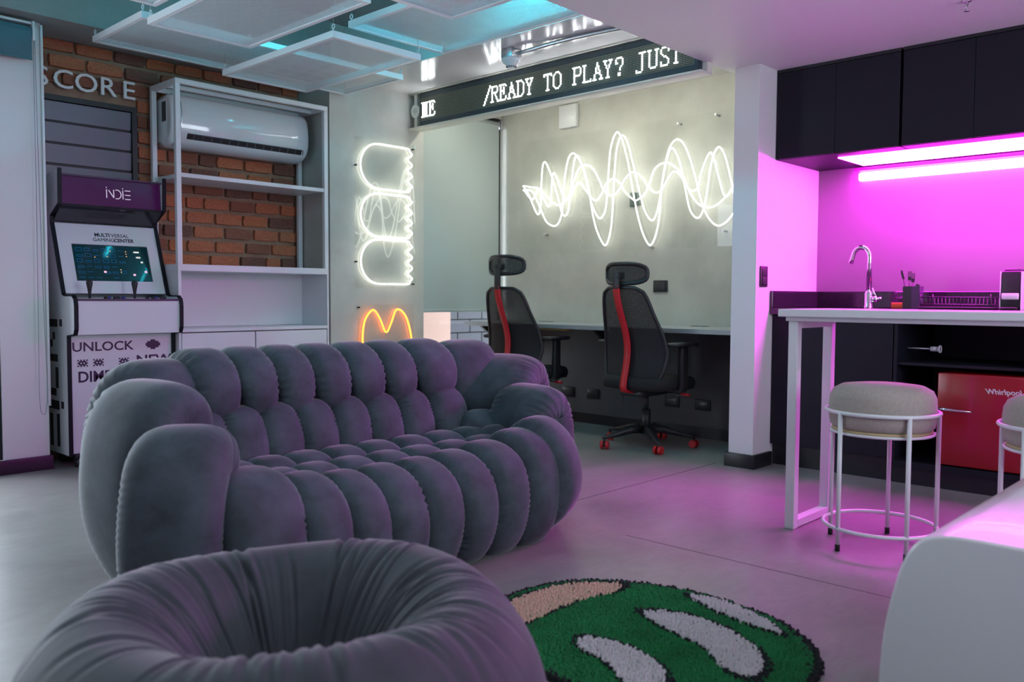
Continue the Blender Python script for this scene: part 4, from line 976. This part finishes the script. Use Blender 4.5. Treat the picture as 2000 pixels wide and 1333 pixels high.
    # gas lift, star base
    b = MB(); b.cyl((0, 0, .09), (0, 0, .24), .030, n=18); b.cyl((0, 0, .24), (0, 0, .34), .016, n=14); b.build('gas_lift', chp, t)
    b = MB(); b.cyl((0, 0, .085), (0, 0, .145), .045, .038, 20); st = b.build('base_hub', chp, t)
    for k in range(5):
        a = math.radians(CH_ROT+72*k); u_ = Vector((math.cos(a), math.sin(a), 0)); w_ = Vector((-u_.y, u_.x, 0))
        b = MB(); vs = []
        for (r_, hw_, z0, z1) in ((.02, .032, .09, .14), (.12, .026, .092, .135), (.22, .020, .075, .105), (.295, .016, .066, .084), (.318, .012, .064, .076)):
            c_ = u_*r_; vs += [c_+w_*hw_+Vector((0, 0, z0)), c_-w_*hw_+Vector((0, 0, z0)), c_-w_*hw_*.7+Vector((0, 0, z1)), c_+w_*hw_*.7+Vector((0, 0, z1))]
        b.add(vs, [(i*4+j, i*4+(j+1) % 4, (i+1)*4+(j+1) % 4, (i+1)*4+j) for i in range(4) for j in range(4)], True); b.add(vs[:4], [(0, 1, 2, 3)]); b.add(vs[-4:], [(0, 1, 2, 3)])
        b.build('base_arm', chp, t)
        c_ = u_*.305; ca = math.radians(CH_ROT+72*k+40+25*k); d_ = Vector((math.cos(ca), math.sin(ca), 0))
        b = MB()
        for s_ in (-1, 1):
            m0 = c_+d_*(s_*.008)+Vector((0, 0, .027)); m1 = c_+d_*(s_*.027)+Vector((0, 0, .027)); b.cyl(m0, m1, .027, .024, 18)
        cs = b.build('caster', cred, t)
        b = MB(); b.cyl(c_-d_*.009+Vector((0, 0, .027)), c_+d_*.009+Vector((0, 0, .027)), .012, n=12); b.cyl(c_+Vector((0, 0, .03)), c_+Vector((0, 0, .07)), .007, n=10); b.build('caster_fork', chp, cs)
    return t
CH_ROT = -128
ch = office_chair('black mesh office chair with red spine, nearest the partition', 0.0)
ch.location = (4.59, 3.135, 0); ch.rotation_euler = (0, 0, math.radians(-3))
CH_ROT = -100
ch = office_chair('black mesh office chair with red spine, in front of the blind', 0.075)
ch.location = (4.60, 4.20, 0); ch.rotation_euler = (0, 0, math.radians(3))
# ------------------------------------------------------------------ bubble sofa
vel = mat('grey_velvet', (0.034, 0.046, 0.060), 0.8, var=.42, vscale=8, bump=.06, bscale=220, sheen=.45, col2=(.080, .102, .128))
def sup(c, e): return math.copysign(abs(c)**e, c)
def bubble(path, side, width, thick, pw=3.2, pt=2.6, ns=110, nc=36, wr=.016, kw=34, seed=0, side2=None, e=.70):
    P = spline(path, 12); L = [0]
    for a, c in zip(P, P[1:]): L.append(L[-1]+(c-a).length)
    tot = L[-1]; rnd = random.Random(seed)
    def at(s):
        d = s*tot; i = 0
        while i < len(L)-2 and L[i+1] < d: i += 1
        f = (d-L[i])/max(1e-9, L[i+1]-L[i]); return P[i].lerp(P[i+1], f)
    ph = [rnd.uniform(0, 6.28) for _ in range(6)]
    vs = []; b = MB()
    for i in range(ns+1):
        s = .5-.5*math.cos(PI*i/ns)
        q = at(s); tn = (at(min(1, s+.02))-at(max(0, s-.02))).normalized()
        sd = Vector(side) if side2 is None else Vector(side).lerp(Vector(side2), s)
        sd = (sd-tn*sd.dot(tn)).normalized(); nn = tn.cross(sd)
        g = abs(2*s-1); w = width/2*max(0, 1-g**pw)**(1/pw); h = thick/2*max(0, 1-g**pt)**(1/pt)
        for k in range(nc):
            a = 2*PI*k/nc; c_, z_ = math.cos(a), math.sin(a)
            q_ = max(0, min(1, (abs(c_)-.32)/.45)); ed = q_*q_*(3-2*q_)
            sg = 0 if c_ > 0 else 1
            wv = math.sin(PI*kw*s+ph[sg]+1.6*math.sin(7*s+ph[2+sg])); am = .55+.45*math.sin(11*s+ph[4+sg])
            fold = wr*ed*am*(1-abs(wv))**1.5*min(1, 8*s, 8*(1-s))
            vs.append(q+sd*(sup(c_, e)*w-math.copysign(fold*.4, c_))+nn*(sup(z_, e)*h-math.copysign(min(fold, abs(sup(z_, e)*h)), z_)))
    fs = [(i*nc+k, i*nc+(k+1) % nc, (i+1)*nc+(k+1) % nc, (i+1)*nc+k) for i in range(ns) for k in range(nc)]
    return b.add(vs, fs, True)
sofa = thing('bubble_sofa', (1.95, 2.65, 0), 'grey velvet bubble sofa with puffy segmented cushions', 'sofa')
sd_ = [0]
def cush(path, side, width, thick, **k):
    sd_[0] += 1
    return bubble(path, side, width, thick, seed=sd_[0], **k).build('cushion', vel, sofa)
b = MB(); b.rbox(1.16, 2.74, 2.30, 3.02, .03, .29, .06, 4); b.rbox(1.22, 2.85, 2.86, 3.04, .25, .62, .06, 4); b.rbox(1.14, 1.26, 2.4, 2.9, .15, .50, .05, 4); b.rbox(2.72, 2.86, 2.4, 2.9, .15, .44, .05, 4)
b.build('frame', vel, sofa)
FX = [1.15, 1.40, 1.56, 1.71, 1.87, 2.03, 2.20, 2.37, 2.55]
for (a, c), d in zip(zip(FX, FX[1:]), (.062, .018, 0, 0, 0, .006, .022, .05)):
    x = (a+c)/2; w = c-a+.030
    cush([(x, 2.345, .020), (x, 2.245, .065), (x, 2.205, .17+d*.5), (x, 2.222, .262+d), (x, 2.305, .305+d), (x, 2.42, .302+d*.8)], (1, 0, 0), w, .195)
# seat bubbles, staggered rows
for i, x in enumerate([1.36, 1.50, 1.64, 1.79, 1.95, 2.11, 2.28, 2.45]):
    cush([(x, 2.35, .285), (x, 2.46, .302), (x, 2.58, .292)], (1, 0, 0), .186, .185, pw=2.5, pt=2.3, ns=60, nc=30, wr=.009, kw=16)
for i, x in enumerate([1.43, 1.57, 1.715, 1.87, 2.03, 2.20, 2.37, 2.53]):
    cush([(x, 2.52, .287), (x, 2.62, .308), (x, 2.75, .30)], (1, 0, 0), .186, .19, pw=2.5, pt=2.3, ns=60, nc=30, wr=.009, kw=16)
# lower back row
for i, x in enumerate([1.40, 1.545, 1.69, 1.845, 2.005, 2.165, 2.335, 2.525]):
    cush([(x, 2.765, .295), (x, 2.795, .42), (x, 2.84, .56)], (1, 0, 0), .190 if i < 7 else .215, .195, pw=2.5, pt=2.4, ns=70, nc=30, wr=.012, kw=20)
# upper back row rolling over the top
BX = [1.38, 1.56, 1.71, 1.87, 2.04, 2.21, 2.38, 2.62]
for i, (a, c) in enumerate(zip(BX, BX[1:])):
    x = (a+c)/2; w = c-a+.032
    cush([(x, 2.838, .50), (x, 2.822, .59), (x, 2.862, .662), (x, 2.955, .688), (x, 3.035, .62), (x, 3.065, .45), (x, 3.06, .20), (x, 3.03, .05)], (1, 0, 0), w, .175, ns=140, kw=44)
# right corner and arm
cush([(2.70, 2.815, .49), (2.71, 2.822, .59), (2.74, 2.88, .662), (2.785, 2.97, .665), (2.82, 3.04, .58), (2.83, 3.06, .40), (2.81, 3.03, .06)], (.95, -.25, 0), .31, .18, ns=130, kw=36)
cush([(2.70, 2.70, .42), (2.755, 2.725, .52), (2.83, 2.765, .59), (2.92, 2.815, .60), (2.99, 2.85, .52), (3.01, 2.86, .35), (2.97, 2.84, .06)], (-.47, .88, 0), .42, .18, ns=130, kw=36)
cush([(2.63, 2.49, .34), (2.68, 2.49, .425), (2.745, 2.49, .49), (2.80, 2.495, .475), (2.825, 2.495, .37), (2.82, 2.495, .22), (2.77, 2.495, .03)], (.08, 1, 0), .36, .18, ns=130, kw=36)
cush([(2.58, 2.42, .32), (2.58, 2.345, .375), (2.58, 2.27, .385), (2.585, 2.205, .315), (2.585, 2.195, .185), (2.54, 2.29, .03)], (.93, .36, 0), .21, .19, ns=110, kw=32)
cush([(2.60, 2.60, .29), (2.63, 2.67, .37), (2.66, 2.74, .42)], (.85, -.4, 0), .20, .18, pw=2.4, pt=2.3, ns=60, nc=30, wr=.009, kw=16)
cush([(2.56, 2.46, .29), (2.60, 2.53, .325), (2.63, 2.60, .335)], (.85, -.4, 0), .19, .18, pw=2.4, pt=2.3, ns=60, nc=30, wr=.009, kw=16)
# left corner and arm
cush([(1.34, 2.80, .50), (1.325, 2.83, .60), (1.305, 2.885, .655), (1.265, 2.96, .64), (1.24, 3.01, .53), (1.23, 3.02, .35), (1.26, 2.99, .06)], (.88, .46, 0), .31, .18, ns=130, kw=36)
cush([(1.245, 2.63, .44), (1.225, 2.625, .53), (1.185, 2.615, .605), (1.115, 2.605, .60), (1.075, 2.595, .49), (1.07, 2.59, .29), (1.12, 2.57, .04)], (-.15, 1, 0), .38, .185, ns=130, kw=38)
cush([(1.225, 2.41, .37), (1.18, 2.375, .46), (1.125, 2.33, .50), (1.07, 2.28, .455), (1.04, 2.25, .32), (1.045, 2.255, .17), (1.105, 2.32, .03)], (.80, -.60, 0), .275, .20, ns=130, kw=38)

# ------------------------------------------------------------------ pouf
pouf = thing('pouf', (.90, 1.44, 0), 'round grey velvet doughnut pouf in the foreground', 'pouf')
pv = mat('dark_velvet', (0.036, 0.042, 0.054), 0.8, var=.22, vscale=8, bump=.05, bscale=200, sheen=.3, col2=(.058, .066, .082))
prof = [(.0, .085), (.03, .087), (.06, .098), (.09, .125), (.12, .165), (.15, .212), (.178, .262), (.208, .308), (.244, .347), (.284, .373), (.328, .385), (.376, .378), (.422, .350), (.464, .300), (.492, .245), (.508, .18), (.508, .12), (.49, .07), (.455, .03), (.41, .008), (.36, .0), (0, 0)]
pp = spline([(r, z, 0) for r, z in prof], 4); N = 480; rnd = random.Random(8)
folds = [(rnd.uniform(0, 2*PI), rnd.uniform(.020, .052), rnd.uniform(.3, 1.0), rnd.uniform(.18, .50), rnd.uniform(-.6, .6)) for _ in range(92)]
vs = []
for k in range(N):
    th = 2*PI*k/N
    for q in pp:
        r, z = q.x, q.y; d = 0.0
        if z > .05 and r > .03:
            for (a0, w_, am, rm, tw) in folds:
                da = (th-a0-tw*(r-.15)+PI) % (2*PI)-PI
                if abs(da) < w_*2.2:
                    reach = max(0, 1-((r-.22)/(rm*.62))**2) if r > .22 else min(1, (r-.03)/.14)
                    x_ = da/w_
                    d -= am*.0062*math.exp(-x_*x_*2.5)*reach - am*.0022*math.exp(-(abs(x_)-1.1)**2*4)*reach
        nz = .010*math.sin(3*th+1.1)*min(1, r/.3)
        vs.append((.90+(r+d*.35*(1 if r > .3 else -1))*math.cos(th), 1.44+(r+d*.35*(1 if r > .3 else -1))*math.sin(th), max(0, z+d+nz*(z > .05))))
P_ = len(pp)
b = MB(); b.add(vs, [(k*P_+i, ((k+1) % N)*P_+i, ((k+1) % N)*P_+i+1, k*P_+i+1) for k in range(N) for i in range(P_-1)], True)
b.build('cushion', pv, pouf)

# ------------------------------------------------------------------ rug: plain abstract patches
rug = thing('rug', (1.98, 1.34, 0), 'shaggy green rug with white and cream patches outlined in black', 'rug')
def pile(outline, z0, z1, nm, m, seed, cell=.0078, fuzz=.004, hole=None):
    """tufted pile: a filled outline whose tufts rise unevenly"""
    rnd = random.Random(seed); bm = bmesh.new()
    P = spline([(x, y, 0) for x, y in outline], 16, True)
    ring = [Vector((p.x+rnd.uniform(-fuzz, fuzz), p.y+rnd.uniform(-fuzz, fuzz), 0)) for p in P]
    xs = [p.x for p in ring]; ys = [p.y for p in ring]
    hr = [Vector((p.x, p.y, 0)) for p in spline([(x, y, 0) for x, y in hole], 8, True)] if hole else None
    def inside(x, y, ring=ring):
        c = False; n_ = len(ring); j = n_-1
        for i in range(n_):
            a, q = ring[i], ring[j]
            if (a.y > y) != (q.y > y) and x < (q.x-a.x)*(y-a.y)/(q.y-a.y)+a.x: c = not c
            j = i
        return c
    b = MB(); nx = int((max(xs)-min(xs))/cell)+1; ny = int((max(ys)-min(ys))/cell)+1
    for i in range(nx):
        for j in range(ny):
            x = min(xs)+(i+rnd.uniform(.2, .8))*cell; y = min(ys)+(j+rnd.uniform(.2, .8))*cell
            if not inside(x, y) or (hr and inside(x, y, hr)): continue
            a = rnd.uniform(0, 6.28); h = z1+rnd.uniform(-.0025, .002); r = cell*rnd.uniform(.75, 1.05); tx, ty = rnd.uniform(-.005, .005), rnd.uniform(-.005, .005)
            q = [(x+r*math.cos(a+k*2.094), y+r*math.sin(a+k*2.094), z0) for k in range(3)]; w_ = [(x+tx+r*.55*math.cos(a+k*2.094), y+ty+r*.55*math.sin(a+k*2.094), h) for k in range(3)]
            b.add(q+w_, [(3, 4, 5), (0, 1, 4, 3), (1, 2, 5, 4), (2, 0, 3, 5)], True)
    o = b.build(nm, m, rug); o['kind'] = 'stuff'
    return o
outer = [(1.93, 1.84), (2.09, 1.83), (2.25, 1.74), (2.345, 1.58), (2.39, 1.38), (2.345, 1.12), (2.20, .94), (2.02, .87), (1.83, .90), (1.67, 1.03), (1.59, 1.22), (1.60, 1.45), (1.68, 1.65), (1.80, 1.79)]
cx_, cy_ = 1.99, 1.36
def shrink(o, k, c=(cx_, cy_)): return [(c[0]+(x-c[0])*k, c[1]+(y-c[1])*k) for x, y in o]
b = MB(); op = spline([(x, y, 0) for x, y in outer], 8, True); b.prism([(p.x, p.y) for p in op], (0, 0, 0), (1, 0, 0), (0, 1, 0), (0, 0, 1), .005); b.build('backing', M['rubber'], rug)
blk = mat('rug_black', (.008, .008, .012), .95); grn = mat('rug_green', (.006, .165, .045), .95, var=.35, vscale=7); wht = mat('rug_white', (.62, .58, .60), .95, var=.06, vscale=20); crm = mat('rug_cream', (.66, .44, .33), .95, var=.06, vscale=20)
pile(outer, .004, .016, 'border_pile', blk, 1, cell=.0095, fuzz=.006, hole=shrink(outer, .93))
pile(shrink(outer, .955), .004, .018, 'green_pile', grn, 2)
def patch(o, m, seed, nm):
    c = (sum(x for x, y in o)/len(o), sum(y for x, y in o)/len(o))
    pile(shrink(o, 1.12, c), .004, .0225, 'outline_pile', blk, seed, cell=.0085, fuzz=.003, hole=shrink(o, .93, c))
    pile(shrink(o, .97, c), .004, .0262, nm, m, seed+50, fuzz=.003)
patch([(1.84, 1.76), (1.99, 1.785), (2.15, 1.745), (2.255, 1.64), (2.20, 1.60), (2.09, 1.63), (1.96, 1.64), (1.83, 1.63), (1.76, 1.64)], crm, 11, 'cream_pile')
patch([(2.325, 1.42), (2.345, 1.30), (2.30, 1.15), (2.235, 1.06), (2.235, 1.16), (2.265, 1.30)], wht, 12, 'white_pile')
patch([(2.10, 1.44), (2.17, 1.33), (2.15, 1.17), (2.06, 1.03), (1.93, .98), (1.92, 1.06), (2.0, 1.17), (2.04, 1.32)], wht, 13, 'white_pile')
patch([(1.84, 1.44), (1.86, 1.30), (1.80, 1.16), (1.71, 1.12), (1.68, 1.20), (1.74, 1.30), (1.77, 1.42)], wht, 14, 'white_pile')

# ------------------------------------------------------------------ white waterfall table at the right
tb = thing('low_table', (2.4, .2, 0), 'glossy white waterfall table in the right foreground', 'table')
TX0, TX1 = 1.965, 2.95
cur = spline([(-.9, .452, 0), (.30, .452, 0), (.52, .452, 0), (.58, .446, 0), (.625, .424, 0), (.655, .372, 0), (.678, .285, 0), (.694, .186, 0), (.70, .085, 0), (.70, .0, 0)], 6)
o_ = [(p.x, p.y) for p in cur] ; inn = [(p.x-.0, p.y) for p in cur]
b = MB(); b.prism(o_ + [(-.9, 0)], (TX0, 0, 0), (0, 1, 0), (0, 0, 1), (1, 0, 0), TX1-TX0, smooth=False)
bo = b.build('body', mat('gloss_white_resin', (.72, .74, .76), .25, coat=.3), tb)
md = bo.modifiers.new('bevel', 'BEVEL'); md.width = .008; md.segments = 3; md.limit_method = 'ANGLE'; md.angle_limit = math.radians(50)
for p_ in bo.data.polygons: p_.use_smooth = True
